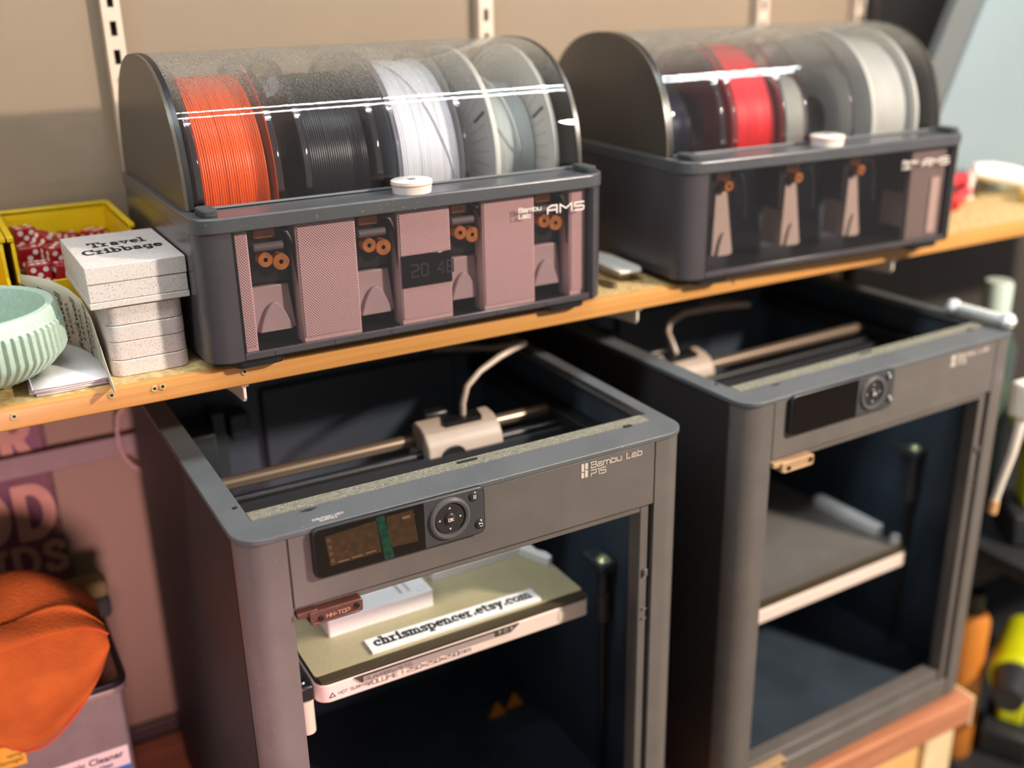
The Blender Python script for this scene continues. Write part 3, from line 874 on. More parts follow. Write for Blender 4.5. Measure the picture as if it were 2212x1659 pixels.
    bed = B().prism(pl, 'z', zb - 0.0225, zb - 0.0050).build('print_bed', white, t, bevel=0.0015)
    B().prism(rrect(0.0635, 0.326, 0.0585, 0.324, (0.010, 0.003, 0.003, 0.003), 6), 'z', zb - 0.0049, zb - 0.0012).build('heater_plate', M('bed_black', (44, 38, 34), 0.5), bed)
    olive = M('textured_build_plate', (170, 160, 126), 0.45, metal=0.15, var=0.12, vscale=9, bump=0.6, bscale=1100, specks=(196, 186, 150), speck_amt=0.1, speck_scale=1300) if first else \
        M('smooth_grey_plate', (112, 108, 104), 0.35, metal=0.2, var=0.1)
    B().prism(rrect(0.0640, 0.3262, 0.0672, 0.323, 0.003, 4), 'z', zb - 0.0010, zb).build('build_plate', olive, bed)
    B().prism([(0.066, 0.0560), (0.3250, 0.0560), (0.3250, 0.0668), (0.066, 0.0668)], 'z', zb - 0.0012, zb - 0.0004).build('plate_lip', M('plate_lip_brown', (84, 74, 56), 0.4, metal=0.3), bed)
    if first:
        B().prism([(0.094, zb - 0.0055), (0.100, zb - 0.0118), (0.243, zb - 0.0118), (0.252, zb - 0.0055)], 'y', 0.0560, 0.0573).build('plate_tab', M('plate_tab_brown', (70, 60, 50), 0.4), bed)
        B().prism([(0.1015, zb - 0.0066), (0.1015, zb - 0.0114), (0.226, zb - 0.0114), (0.226, zb - 0.0066)], 'y', 0.0555, 0.0561).build('plate_label', M('label_mauve', (158, 144, 142), 0.5), bed)
        B().box(0.294, 0.301, 0.0568, 0.0577, zb - 0.0175, zb - 0.0095).build('bed_patch', M('patch_cream', (240, 232, 205), 0.4), bed)
        tx = lettering('PLA/ABS/PETG', SQ, 0.0030, 0.14, (0.1035, 0.0553, zb - 0.0106 + H), (1, 0, 0), (0, 0, 1), gap=0.24, sx=1.3)
        lettering('HOT SURFACE!', SQ, 0.0026, 0.16, (0.0800, 0.0574, zb - 0.0165 + H), (1, 0, 0), (0, 0, 1), tx, gap=0.28)
        lettering('VOLUME | 250x250x250mm', SQ, 0.0040, 0.15, (0.1050, 0.0574, zb - 0.0178 + H), (1, 0, 0), (0, 0, 1), tx, gap=0.3, sx=1.15)
        tx.build('bed_print', M('print_grey', (92, 84, 84), 0.5), bed, fix=False)
        tri = B().ring([(0.0715, zb - 0.0175), (0.0775, zb - 0.0175), (0.0745, zb - 0.0125)], [(0.0726, zb - 0.0169), (0.0764, zb - 0.0169), (0.0745, zb - 0.0138)], 'y', 0.0570, 0.0576)
        tri.build('hot_triangle', M('print_grey'), bed)
        ar = MB((0, 0, H))
        for xx in (0.2315, 0.2435):
            ar.prism([(xx - 0.0015, zb - 0.0062), (xx + 0.0015, zb - 0.0062), (xx + 0.0008, zb - 0.0095), (xx - 0.0008, zb - 0.0095)], 'y', 0.0555, 0.0561)
        ar.ring(rrect(0.2355, 0.2398, zb - 0.0098, zb - 0.0062, 0.0004, 2), rrect(0.2363, 0.2390, zb - 0.0091, zb - 0.0069, 0.0002, 2), 'y', 0.0555, 0.0561)
        ar.build('tab_marks', M('label_mauve'), bed)
    for (fx, fy) in ((0.098, 0.075), (0.300, 0.075)):
        B().cyl((fx, fy, zb - 0.0225), (fx, fy, zb - 0.030), 0.0055, 0.0045, 14).build('bed_knob', white, bed)
    # lead screws
    for sx in (0.0205, 0.3680):
        rr = []
        pts = []
        for k in range(150):
            pts.append((sx, 0.094, -0.175 - k * 0.00172))
            rr.append(0.0032 + 0.0005 * (k % 2))
        sc = B().tube(pts, rr, 10).build('lead_screw', M('oiled_screw', (52, 50, 52), 0.35, metal=0.6), t)
        B().cyl((sx, 0.094, -0.235), (sx, 0.094, -0.205), 0.0080, n=16).build('nut', M('nut_dark', (46, 40, 44), 0.5), sc)
        B().cyl((sx, 0.094, -0.205), (sx, 0.094, -0.176), 0.0055, n=16).build('sleeve', M('nut_dark'), sc)
        B().box(sx - 0.0095, sx + 0.0095, 0.084, 0.118, -0.178, -0.168).build('end_block', M('block_dark', (44, 52, 54), 0.5), sc, bevel=0.002)
        B().lathe([(0.0001, 0.004), (0.004, 0.0038), (0.0062, 0.0012), (0.0075, 0.0)], (sx, 0.094, -0.168), n=16).build('bearing_cap', M('brass_cap', (196, 200, 150), 0.25, metal=0.5), sc)
    if first:
        lb = B().cyl((0.0535, 0.066, -0.222), (0.0535, 0.066, -0.190), 0.0068, n=18).build('bed_bracket', M('bracket_alu', (196, 186, 168), 0.35), t)
        B().box(0.046, 0.0605, 0.060, 0.080, -0.190, -0.176).build('bracket_head', MT_BLACK, lb, bevel=0.002)
        B().lathe([(0.0015, 0.0014), (0.0036, 0.0016), (0.0046, 0.0)], (0.0525, 0.070, -0.1762), n=16).build('bracket_bolt', MT_STEEL, lb)
        for (wx, wy) in ((0.3285, 0.2480), (0.3540, 0.2530)):
            B().prism([(wx - 0.011, -0.4400), (wx + 0.011, -0.4400), (wx, -0.4210)], 'y', wy, wy + 0.002).build('warning_wedge', M('warning_orange', (206, 128, 44), 0.5), t)
        sw = B()
        for k in range(16):
            cx, cy = random.uniform(0.07, 0.30), random.uniform(0.05, 0.25)
            a0 = random.uniform(0, 6)
            sw.tube([(cx + 0.006 * math.cos(a0 + q * 0.5), cy + 0.006 * math.sin(a0 + q * 0.5), -0.4392 + 0.0006 * (q % 2)) for q in range(random.randint(3, 6))], 0.0005, 5)
        sw.build('filament_scraps', M('scrap_grey', (96, 92, 88), 0.5), t)['kind'] = 'stuff'
    for (fx, fy) in ((0.03, 0.03), (W - 0.03, 0.03), (0.03, D - 0.03), (W - 0.03, D - 0.03)):
        MB().cyl((fx, fy, 0), (fx, fy, 0.0102), 0.012, n=16).build('foot', MT_RUBBER, t)
    return t


p1 = printer('printer', 'dusty graphite enclosed printer in front, cribbage parts on its olive bed', 0, 0, 0, 0.257, 0.178,
             [(0.262, 0.176, -0.026), (0.263, 0.177, -0.010), (0.270, 0.181, 0.004), (0.287, 0.187, 0.014), (0.312, 0.193, 0.022), (0.334, 0.198, 0.0265),
              (0.346, 0.204, 0.0265), (0.350, 0.214, 0.023), (0.350, 0.235, 0.015), (0.347, 0.275, 0.001), (0.335, 0.325, -0.011), (0.318, 0.354, -0.018)], True)
p2 = printer('printer', 'blurred grey enclosed printer further right, bare plate on its bed', 0.4649, 0.0113, 0.0333, 0.080, 0.195,
             [(0.080, 0.195, -0.022), (0.078, 0.20, -0.010), (0.080, 0.210, -0.002), (0.092, 0.222, 0.004), (0.125, 0.236, 0.006), (0.165, 0.242, 0.003),
              (0.205, 0.245, -0.001), (0.235, 0.25, -0.006), (0.25, 0.27, -0.012), (0.25, 0.31, -0.02), (0.25, 0.355, -0.03)], False)
# ------------------------------------------------------------------ printed parts lying on the first bed
ZP = -0.174
MT_PRINT = M('white_printed_plastic', (226, 224, 222), 0.55, var=0.05, vscale=300, bump=0.15, bscale=1400)
t = thing('peg_board_tray', 'white rectangular cribbage board tray lying on the olive bed', 'printed part', (0.094, 0.114, ZP))
b = MB().ring(rrect(0, 0.101, 0, 0.045, 0.002, 3), rrect(0.024, 0.083, 0.010, 0.036, 0.0008, 3), 'z', 0.0, 0.0165).build('tray_body', MT_PRINT, t, bevel=0.0004)
MB().box(0.023, 0.084, 0.009, 0.037, 0.0005, 0.0125).build('tray_floor', MT_PRINT, t)
MB().box(0.088, 0.0975, 0.030, 0.040, 0.0150, 0.0167).build('peg_window', M('pale_grey_print', (196, 202, 202), 0.5), t)
for (cx, cy) in ((0.0085, 0.0085), (0.0925, 0.0085)):
    MB().ring(circ(cx, cy, 0.0042, 20), circ(cx, cy, 0.0038, 20), 'z', 0.0163, 0.0168).build('magnet_ring', M('pale_grey_print'), t)
MB().box(0.0755, 0.0768, 0.010, 0.036, 0.0125, 0.0163).build('tray_rib', MT_PRINT, t)

t = thing('name_strip', 'white printed strip with black shop lettering at the front of the bed', 'sign', (0.117, 0.0715, ZP), -0.013)
MB().prism([(0, 0), (0.166, 0), (0.166, 0.0205), (0.0, 0.0205)], 'z', 0.0, 0.0028).build('strip', MT_PRINT, t, bevel=0.0003, label='flat white strip')
tx = 'chrismspencer.etsy.com'
hh = 0.0112
wd = text_width(tx, SL, hh, gap=0.10)
k = 0.154 / wd
lettering(tx, SL, hh, 0.20, (0.006, 0.0068, 0.0028), (1, 0, 0), (0, 1, 0), gap=0.10 * k + (k - 1) * 0.0, sx=k).build('strip_lettering', MT_INK, t, fix=False, label='black slab-serif lettering')

t = thing('printed_bar', 'long low white printed bar at the rear of the olive bed', 'printed part', (0.212, 0.152, ZP))
MB().prism(rrect(0, 0.098, 0, 0.05, 0.002, 3), 'z', 0, 0.009).build('bar', MT_PRINT, t, bevel=0.0005)
MB().box(0.006, 0.092, 0.006, 0.044, 0.009, 0.0096).build('bar_panel', MT_PRINT, t)
t = thing('notched_print', 'white notched printed piece at the right edge of the olive bed', 'printed part', (0.300, 0.118, ZP))
MB().prism([(0.009, 0.028), (0.020, 0.0), (0.026, 0.003), (0.0255, 0.014), (0.020, 0.022), (0.0195, 0.042), (0.012, 0.060), (0.002, 0.060)], 'z', 0, 0.009).build('notched_body', MT_PRINT, t, bevel=0.0006)
MB().prism([(0.011, 0.030), (0.018, 0.030), (0.016, 0.052), (0.008, 0.052)], 'z', 0.009, 0.0096).build('notched_pad', MT_PRINT, t)

# second bed: white bar on the far right edge
t = thing('white_print_bar', 'blurred white bar lying along the right edge of the second bed', 'printed part', (0.792, 0.118, -0.272), 0.033)
MB().prism(rrect(-0.016, 0.0, 0, 0.10, 0.004, 4), 'z', 0, 0.012).build('bar', MT_PRINT, t, bevel=0.001)
MB().lathe([(0.0001, 0.010), (0.005, 0.0098), (0.007, 0.0)], (-0.006, -0.022, 0), n=16).build('end_knob', MT_PRINT, t)

# ------------------------------------------------------------------ filament units on the shelf
ZS = 0.0775
SMOKE = clear('smoky_window', (0.93, 0.89, 0.90), 1.1, 0.006)
LIDC = clear('smoky_lid', (0.945, 0.94, 0.945), 1.0, 0.004, dust=1.15, dust_z=(0.172, 0.232), haze=0.006, dust_rgb=(150, 146, 136))
LIDE = M('lid_cap_smoke', (72, 65, 58), 0.32, var=0.12, vscale=10)
UNIT = M('unit_graphite', (68, 64, 67), 0.24, var=0.08, vscale=20, bump=0.02, bscale=800, specks=(130, 128, 128), speck_amt=-0.03)
RIM = M('unit_rim', (74, 75, 78), 0.28, var=0.1, specks=(150, 150, 150), speck_amt=0.0, speck_scale=500)
LCY, LCZ, LA, LB, LN = 0.1554, 0.1145, 0.119, 0.1175, 2.35


def lid_profile(grow=0.0, n=72):
    pts = []
    a, b_ = LA + grow, LB + grow
    for k in range(n + 1):
        t = PI - PI * k / n
        c, s = math.cos(t), math.sin(t)
        y = LCY + a * math.copysign(abs(c) ** (2 / LN), c)
        z = LCZ + b_ * abs(s) ** (2 / LN)
        if z < 0.1217:
            z = 0.1217
        pts.append((y, z))
    return pts


def spool_unit(label, x, y, rz, first):
    t = thing('filament_unit', label, 'filament unit', (x, y, ZS), rz, 'filament units on the shelf')
    w, d, r = 0.368, 0.2805, 0.020
    path = [(0.0276, 0.0)]
    for cx, cy, a0 in ((r, r, 1.5 * PI), (r, d - r, PI), (w - r, d - r, 0.5 * PI), (w - r, r, 0)):
        for k in range(9):
            a = a0 - PI / 2 * k / 8
            path.append((cx + r * math.cos(a), cy + r * math.sin(a)))
    path.append((0.3505, 0.0))
    MB().shell(path, 0.003, 'z', 0.0077, 0.1092).build('tub', UNIT, t)
    MB().prism(rrect(0.002, w - 0.002, 0.002, d - 0.002, r - 0.002, 8), 'z', 0.0060, 0.0105).build('base_plate', MT_BLACK, t)
    MB().ring(rrect(-0.0006, w + 0.0006, -0.0014, d + 0.0006, r, 8), rrect(0.0075, w - 0.0075, 0.0405, d - 0.008, 0.004, 8), 'z', 0.1092, 0.1215).build('rim', RIM, t, bevel=0.0016, seg=3)
    MB().box(0.0078, w - 0.0078, 0.034, 0.0405, 0.1095, 0.1222).build('rim_step', MT_GLOSS, t)
    MB().box(0.0280, 0.3500, 0.0004, 0.0022, 0.0135, 0.1088).build('front_window', SMOKE, t, label='smoky clear front window')
    for (a, b_) in ((0.0276, 0.0296), (0.3492, 0.3508)):
        MB().box(a, b_, -0.0002, 0.0035, 0.0078, 0.1092).build('window_stile', MT_BLACK, t)
    MB().box(0.0280, 0.3500, -0.0004, 0.004, 0.0078, 0.0134).build('window_sill', UNIT, t, bevel=0.0005)
    for k in range(6):
        MB().box(0.052 + k * 0.05, 0.068 + k * 0.05, -0.0009, -0.0003, 0.0085, 0.0118).build('sill_clip', UNIT, t)
    # lid
    prof = lid_profile()
    cap = [(prof[0][0], 0.1215)] + prof + [(prof[-1][0], 0.1215)]
    MB().prism(cap, 'x', 0.0042, 0.0074).build('lid_cap', LIDE, t)
    MB().prism(cap, 'x', w - 0.0074, w - 0.0042).build('lid_cap', LIDE, t)
    po = [(prof[0][0], 0.1215)] + prof + [(prof[-1][0], 0.1215)]
    MB().shell(po, 0.0008, 'x', 0.0076, w - 0.0076).build('lid_window', LIDC, t, label='dusty clear curved lid')
    pb = lid_profile(0.0004)
    pb = [(pb[0][0], 0.1215)] + pb + [(pb[-1][0], 0.1215)]
    MB().shell(pb, 0.0042, 'x', 0.0074, 0.0112).build('lid_edge', MT_BLACK, t)
    MB().shell(pb, 0.0042, 'x', w - 0.0090, w - 0.0074).build('lid_edge', MT_BLACK, t)
    MB().box(0.0112, w - 0.0090, prof[0][0] - 0.0012, prof[0][0] + 0.0006, 0.1216, 0.1236).build('lid_hem', M('hem_clear_grey', (120, 124, 126), 0.2), t)
    # latch and pads
    lt = MB().lathe([(0.0001, 0.0105), (0.0160, 0.0105), (0.0172, 0.0098), (0.0172, 0.0072), (0.0168, 0.0070), (0.0160, 0.0)], (0.1835, 0.0150, 0.1214), n=40).build('latch', M('latch_white', (222, 214, 206), 0.25, coat=0.2), t, label='round white lid latch')
    MB().ring(circ(0.1835, 0.0150, 0.01745, 40), circ(0.1835, 0.0150, 0.0168, 40), 'z', 0.1284, 0.1291).build('latch_band', M('latch_copper', (206, 150, 128), 0.3), lt)
    em = MB()
    for (a, b_) in ((0.1805, 0.1832), (0.1838, 0.1865)):
        em.box(a, b_, 0.0118, 0.0146, 0.1319, 0.1321).box(a, b_, 0.0152, 0.0182, 0.1319, 0.1321)
    em.build('latch_emblem', M('emblem_grey', (70, 84, 88), 0.4), lt)
    for px in (0.0085, w - 0.0205):
        MB().prism(rrect(px, px + 0.013, 0.005, 0.030, 0.005, 4), 'z', 0.1215, 0.1268).build('lid_buffer', MT_RUBBER, t, bevel=0.001)
    # feet
    for px in (0.020, w - 0.062):
        MB().prism(rrect(px, px + 0.042, 0.004, 0.034, 0.008, 4), 'z', 0.0, 0.0065).build('foot', MT_BLACK, t, bevel=0.0015)
        MB().prism(rrect(px, px + 0.042, d - 0.04, d - 0.01, 0.008, 4), 'z', 0.0, 0.0065).build('foot', MT_BLACK, t, bevel=0.0015)
    # feeders behind the window
    mauve = M('feeder_mauve', (168, 150, 150), 0.5, var=0.06) if first else M('feeder_cream', (176, 164, 150), 0.5, var=0.06)  # first unit: pinkish room reflection mixed into the feeder colour
    slots = ((0.0430, 0.0760), (0.1295, 0.1625), (0.2135, 0.2440), (0.2960, 0.3280))
    for (a, b_) in slots:
        fd = MB().box(a, b_, 0.020, 0.060, 0.0610, 0.1085).build('feeder', MT_BLACK, t, bevel=0.002)
        top, ins = (0.0600, 0.0) if first else (0.0860, 0.007)
        cov = MB()
        cov.prism([(a - 0.002 + ins, 0.0230), (b_ + 0.001 - ins * 0.4, 0.0230), (b_ - 0.003 - ins * 1.3, top), (a - 0.002 + ins * 1.3, top)], 'y', 0.018, 0.050)
        cov.build('feeder_cover', mauve, fd, bevel=0.001)
        aa, bb = a + ins, b_ - ins * 0.6
        tong = [(aa + 0.003, 0.0232)] + [(aa + 0.003 + (bb - aa - 0.006) * (k / 14), 0.0232 + 0.0235 * (1 - (2 * k / 14 - 1) ** 2)) for k in range(1, 14)] + [(bb - 0.003, 0.0232)]
        MB().prism(tong, 'y', 0.0145, 0.019).build('feeder_tongue', mauve, fd, bevel=0.0006)
        org = M('feeder_orange', (176, 112, 50), 0.4, var=0.35, vscale=120)
        for (gx, gz, gr) in (((0.35, 0.0830, 0.0058), (0.72, 0.0800, 0.0066)) if first else ((0.5, 0.0930, 0.0050),)):
            cx = a + (b_ - a) * gx
            MB().lathe([(0.0018, 0.0), (gr, 0.0), (gr, 0.010), (gr * 0.7, 0.010)], (cx, 0.0100, gz), 'y', 12, smooth=False).build('feed_gear', org, fd)
        MB().box(a + 0.006, b_ - 0.010, 0.0165, 0.0200, 0.0985, 0.1065).build('feeder_block', org, fd, bevel=0.001)
        if first:
            MB().cyl((a + 0.004, 0.014, 0.0925), (b_ - 0.006, 0.014, 0.0925), 0.0035, n=12).build('feed_shaft', M('shaft_grey', (92, 90, 92), 0.6), fd)
        pts = [(b_ - 0.010, 0.012, 0.1075), (b_ - 0.003, 0.011, 0.1030), (b_ + 0.0015, 0.0105, 0.0930), (b_ + 0.0035, 0.0105, 0.0780), (b_ + 0.0045, 0.0105, 0.0600)]
        MB().tube(pts, 0.0021, 8).build('guide_arch', MT_BLACK, fd)
    MB().box(0.010, w - 0.010, 0.066, 0.072, 0.0105, 0.1075).build('inner_wall', MT_INNER, t)
    MB().box(0.010, w - 0.010, 0.072, d - 0.006, 0.016, 0.022).build('spool_tray', MT_INNER, t)
    for ry in (0.105, 0.205):
        MB().cyl((0.012, ry, 0.0345), (w - 0.012, ry, 0.0345), 0.0085, n=14).build('roller', MT_BLACK, t)
    # lettering on the window
    lo = lettering('AMS', SQ, 0.0068, 0.17, (0.3045, -0.0001, 0.0915), (1, 0, 0), (0, 0, 1), gap=0.45, sx=1.75)
    lettering('Bambu', SQ, 0.0036, 0.17, (0.2755, -0.0001, 0.0958), (1, 0, 0), (0, 0, 1), lo, gap=0.28, sx=1.28)
    lettering('Lab', SQ, 0.0036, 0.17, (0.2755, -0.0001, 0.0906), (1, 0, 0), (0, 0, 1), lo, gap=0.28, sx=1.28)
    lo.build('name_print', MT_WHITE, t, fix=False)
    return t


AX, AY = 0.0254, 0.1316
unit1 = spool_unit('smoky spool unit in focus with orange, black, white and grey spools', AX, AY, 0, True)
A2X, A2Y, A2R = 0.478, 0.129, -0.044
unit2 = spool_unit('blurred smoky spool unit on the right holding a red spool', A2X, A2Y, A2R, False)


def unit_pt(x, y, z, second=False):
    if not second:
        return (AX + x, AY + y, ZS + z)
    c, s = math.cos(A2R), math.sin(A2R)
    return (A2X + c * x - s * y, A2Y + s * x + c * y, ZS + z)


def winding(x0, x1, R, wobble, pitch=0.00195):
    prof = [(0.042, x0)]
    n = int((x1 - x0) / pitch)
    for i in range(n):
        base = R + wobble * (math.sin(i * 0.55) * 0.5 + math.sin(i * 1.7 + 1) * 0.3)
        xa = x0 + i * (x1 - x0) / n
        st = (x1 - x0) / n
        for f, h in ((0.06, -0.00062), (0.3, 0.0), (0.5, 0.00012), (0.7, 0.0), (0.94, -0.00062)):
            prof.append((base + h, xa + st * f))
    prof.append((0.042, x1))
    return prof


def spool(label, x, second, fl_mat, wind_mat, R, wob, width=0.066, strand=None, vents=False, group='filament spools', wx=None):
    t = thing('filament_spool', label, 'spool', unit_pt(x, 0.1535, 0.1265, second), A2R if second else 0, group)
    for k, fx in enumerate((0.0, width - 0.0032)):
        prof = [(0.026, fx), (0.026, fx + 0.0032), (0.0935, fx + 0.0032), (0.0945, fx + 0.0040), (0.0990, fx + 0.0040), (0.0995, fx + 0.0030), (0.0995, fx + 0.0002), (0.0990, fx - 0.0008), (0.0945, fx - 0.0008), (0.0935, fx)]
        f = MB().lathe(prof, (0, 0, 0), 'x', 72, close=True).build('flange', fl_mat, t)
        if not vents and fl_mat.name.startswith('clear'):
            MB().lathe([(0.0968, fx - 0.0010), (0.0998, fx - 0.0010), (0.0998, fx + 0.0042), (0.0968, fx + 0.0042)], (0, 0, 0), 'x', 72, close=True).build('flange_rim', GLINT, f)
        if vents:
            mb = MB()
            for side in (fx - 0.0003,):
                for i in range(44):
                    a = 2 * PI * i / 44
                    for q in range(9):
                        rr = 0.056 + q * 0.0036
                        cy, cz = rr * math.cos(a), rr * math.sin(a)
                        mb.prism(circ(cy, cz, 0.00062, 5), 'x', side, fx + 0.0004)
            mb.build('vent_holes', M('vent_shadow', (84, 82, 78), 0.8), f)['kind'] = 'stuff'
            for a in (0.9, 2.6, 4.4):
                ca, sa = math.cos(a), math.sin(a)
                MB().obox((fx, 0.079 * ca, 0.079 * sa), ((1, 0, 0), (0, ca, sa), (0, -sa, ca)), 0.0004, 0.011, 0.0011).build('strand_slot', MT_INK, f)
    MB().lathe([(0.027, 0.003), (0.0425, 0.003), (0.0425, width - 0.003), (0.027, width - 0.003)], (0, 0, 0), 'x', 40, close=True).build('hub', fl_mat, t)
    if R > 0.043:
        a0, a1 = wx or (0.0045, width - 0.0045)
        MB().lathe(winding(a0, a1, R, wob), (0, 0, 0), 'x', 84).build('winding', wind_mat, t)
    if strand:
        MB().tube(strand, 0.0009, 6).build('loose_strand', wind_mat, t)
    return t


def fil(name, rgb, rough=0.32, rgb2=None):
    return M(name, rgb, rough, var=0.12, vscale=25, rgb2=rgb2)


CLR = clear('clear_spool', (0.90, 0.86, 0.88), 1.5, 0.05)
CLRW = clear('clear_spool_grey', (0.90, 0.91, 0.93), 1.5, 0.05)
GLINT = clear('clear_rim', (0.72, 0.70, 0.73), 3.5, 0.06)
GREYSP = M('grey_spool_plastic', (206, 204, 196), 0.55, var=0.08)


def strand_pts(R, a0, a1, x0, x1, n=14, bulge=0.0):
    return [(x0 + (x1 - x0) * k / n, -(R + bulge * math.sin(PI * k / n)) * math.cos(a0 + (a1 - a0) * k / n), (R + bulge * math.sin(PI * k / n)) * math.sin(a0 + (a1 - a0) * k / n)) for k in range(n + 1)]


spool('clear spool full of bright orange filament', 0.0195, False, CLR, fil('orange_filament', (240, 96, 26)), 0.0855, 0.0009, 0.068, wx=(0.0060, 0.0610))
spool('clear spool of glossy black filament', 0.1085, False, CLR, fil('black_filament', (26, 28, 34), 0.28), 0.0830, 0.0004, 0.066)
spool('clear spool full of white filament with a loose strand', 0.1900, False, CLRW, fil('white_filament', (226, 228, 232), 0.4), 0.0890, 0.0008, 0.067,
      strand_pts(0.0900, 1.5, -0.05, 0.020, 0.058))
spool('grey vented spool nearly used up with pale grey green filament', 0.2850, False, GREYSP, fil('pale_grey_filament', (190, 200, 196), 0.45), 0.0640, 0.0005, 0.065,
      strand_pts(0.0650, 1.7, -0.02, 0.006, 0.044, bulge=0.018), True)
spool('empty clear spool at the left of the blurred unit', 0.0195, True, CLRW, fil('dark_blue_filament', (44, 46, 66)), 0.050, 0.0003, 0.066)
spool('clear spool of red filament in the blurred unit', 0.0975, True, CLR, fil('red_filament', (222, 34, 44), 0.4), 0.088, 0.0006, 0.066, wx=(0.006, 0.060))
spool('clear spool of thin dull white filament beside the red one', 0.1900, True, CLRW, fil('dull_white_filament', (196, 200, 186), 0.45), 0.056, 0.0003, 0.066, wx=(0.010, 0.040))
spool('pale grey spool at the right end of the blurred unit', 0.2830, True, M('pale_spool_plastic', (190, 190, 182), 0.5), fil('pale_beige_filament', (200, 200, 192), 0.5), 0.0885, 0.0004, 0.066)

# paper tag tucked between the orange and the black spool
t = thing('paper_tag', 'torn grey paper tag with pen marks tucked beside the orange spool', 'paper tag', (0.1225, 0.252, 0.297))
m = MB().prism([(0.0, -0.010), (0.014, -0.004), (0.0165, -0.022), (0.004, -0.026)], 'y', -0.0003, 0.0003)
m.build('tag_sheet', M('tag_paper', (150, 148, 146), 0.8), t)
MB().tube([(0.002, -0.0005, -0.012), (0.005, -0.0005, -0.009), (0.004, -0.0005, -0.015), (0.007, -0.0005, -0.014), (0.006, -0.0005, -0.020), (0.009, -0.0005, -0.019)], 0.0003, 5).build('pen_mark', MT_INK, t)

# desiccant boxes standing inside the first unit
PERF = perforated('pink_perforated_plastic', (206, 176, 174), (74, 48, 52), 0.00235)
PINK = M('pink_plastic', (206, 178, 176), 0.55, var=0.04)
for (a, b_, lab, hyg) in ((0.0205, 0.0410, 'pink perforated desiccant box beside the left window corner', 0), (0.0785, 0.1285, 'wide pink perforated desiccant box second from the left', 0),
                          (0.1650, 0.2125, 'pink desiccant box with a black humidity display', 1), (0.2430, 0.2945, 'pink desiccant box below the white lettering', 0),
                          (0.3310, 0.3480, 'narrow pink desiccant box at the right window end', 0)):
    t = thing('desiccant_box', lab, 'desiccant box', unit_pt(a, 0.0055, 0.0107), 0, 'desiccant boxes behind the window')
    ww = b_ - a
    MB().box(0, ww, 0.0008, 0.019, 0.0, 0.0975).build('box_body', PINK, t, bevel=0.0008)
    MB().box(0.0016, ww - 0.0016, 0.0, 0.0009, 0.0055, 0.0955).build('box_grille', PERF, t)
    if hyg:
        h = MB().box(0.0012, ww - 0.0002, -0.0012, 0.0006, 0.0330, 0.0605).build('humidity_display', MT_GLOSS, t, bevel=0.0006, label='black humidity display')
        lettering('20 48', SQ, 0.010, 0.16, (0.010, -0.0014, 0.0420), (1, 0, 0), (0, 0, 1), gap=0.3, sx=0.75).build('display_digits', M('lcd_digit', (48, 52, 50), 0.4), h, fix=False)

t = thing('desiccant_box', 'blurred grey beige desiccant box at the right end of the blurred unit', 'desiccant box', unit_pt(0.2960, 0.0055, 0.0107, True), A2R)
BEI = M('grey_beige_plastic', (120, 108, 100), 0.5, var=0.06)
MB().box(0, 0.050, 0.0008, 0.008, 0.0, 0.0975).build('box_body', BEI, t, bevel=0.001)
MB().box(0.030, 0.042, -0.0010, 0.0010, 0.006, 0.066).build('box_stripe', M('pale_beige_stripe', (190, 172, 158), 0.5), t)  # pale upright stripe on the box front

# ------------------------------------------------------------------ things at the left of the shelf
SPK = M('speckled_marble_plastic', (208, 201, 196), 0.6, var=0.06, vscale=500, specks=(168, 150, 142), speck_amt=0.12, speck_scale=900, bump=0.15, bscale=900)
t = thing('cribbage_box', 'square speckled travel cribbage box on top of the stack', 'game box', (-0.0497, 0.1650, 0.1345), 0.006)
MB().box(0, 0.0742, 0, 0.118, 0.0193, 0.0325).build('lid', SPK, t, bevel=0.0006)
MB().box(0.0004, 0.0738, 0.0004, 0.1176, 0.0052, 0.0190).build('tray', SPK, t, bevel=0.0006)
MB().box(0.0, 0.0742, 0.0, 0.118, 0.0, 0.0050).build('bottom', SPK, t, bevel=0.0006)
mb = MB()
for word, hgt, yy, wdt in (('Travel', 0.0150, 0.068, 0.043), ('Cribbage', 0.0150, 0.0425, 0.060)):
    k = wdt / text_width(word, SL, hgt, gap=0.12)
    lettering(word, SL, hgt, 0.145, (0.0375 - wdt / 2, yy, 0.0325), (1, 0.03, 0), (0, 1, 0), mb, gap=0.12 * k, sx=k)
mb.build('lid_lettering', MT_INK, t, fix=False, label='black slab-serif lettering')
for z0, lab in ((0.0775, 'rounded speckled box at the bottom of the cribbage stack'), (0.1055, 'rounded speckled box in the middle of the cribbage stack')):
    t = thing('rounded_box', lab, 'game box', (-0.0400, 0.1680, z0), 0.004, 'rounded boxes in the stack')
    rr = rrect(0, 0.0590, 0, 0.105, 0.0095, 6)
    MB().prism(rr, 'z', 0, 0.0130).build('tray', SPK, t, bevel=0.0008)
    MB().prism(rrect(0.0002, 0.0588, 0.0002, 0.1048, 0.0095, 6), 'z', 0.0133, 0.0278).build('lid', SPK, t, bevel=0.0008)

# two little tubes with orange tips beside the stack
for p0, p1, lab in (((0.0320, 0.2150, 0.1115), (0.0270, 0.3150, 0.0850), 'upper white tube with orange tip beside the speckled stack'),
                    ((0.0335, 0.2150, 0.0815), (0.0300, 0.2950, 0.0808), 'lower white tube with orange tip beside the speckled stack')):
    t = thing('tipped_tube', lab, 'tube', p0)
    d = Vector(p1) - Vector(p0)
    q = d.normalized()
    MB().cyl((0, 0, 0), tuple(d), 0.0032, 0.0028, 14).build('barrel', M('tube_white', (216, 208, 204), 0.4), t)
    MB().cyl(tuple(-q * 0.0008), tuple(q * 0.004), 0.0021, n=12).build('tip', M('tip_orange', (232, 120, 40), 0.4), t)

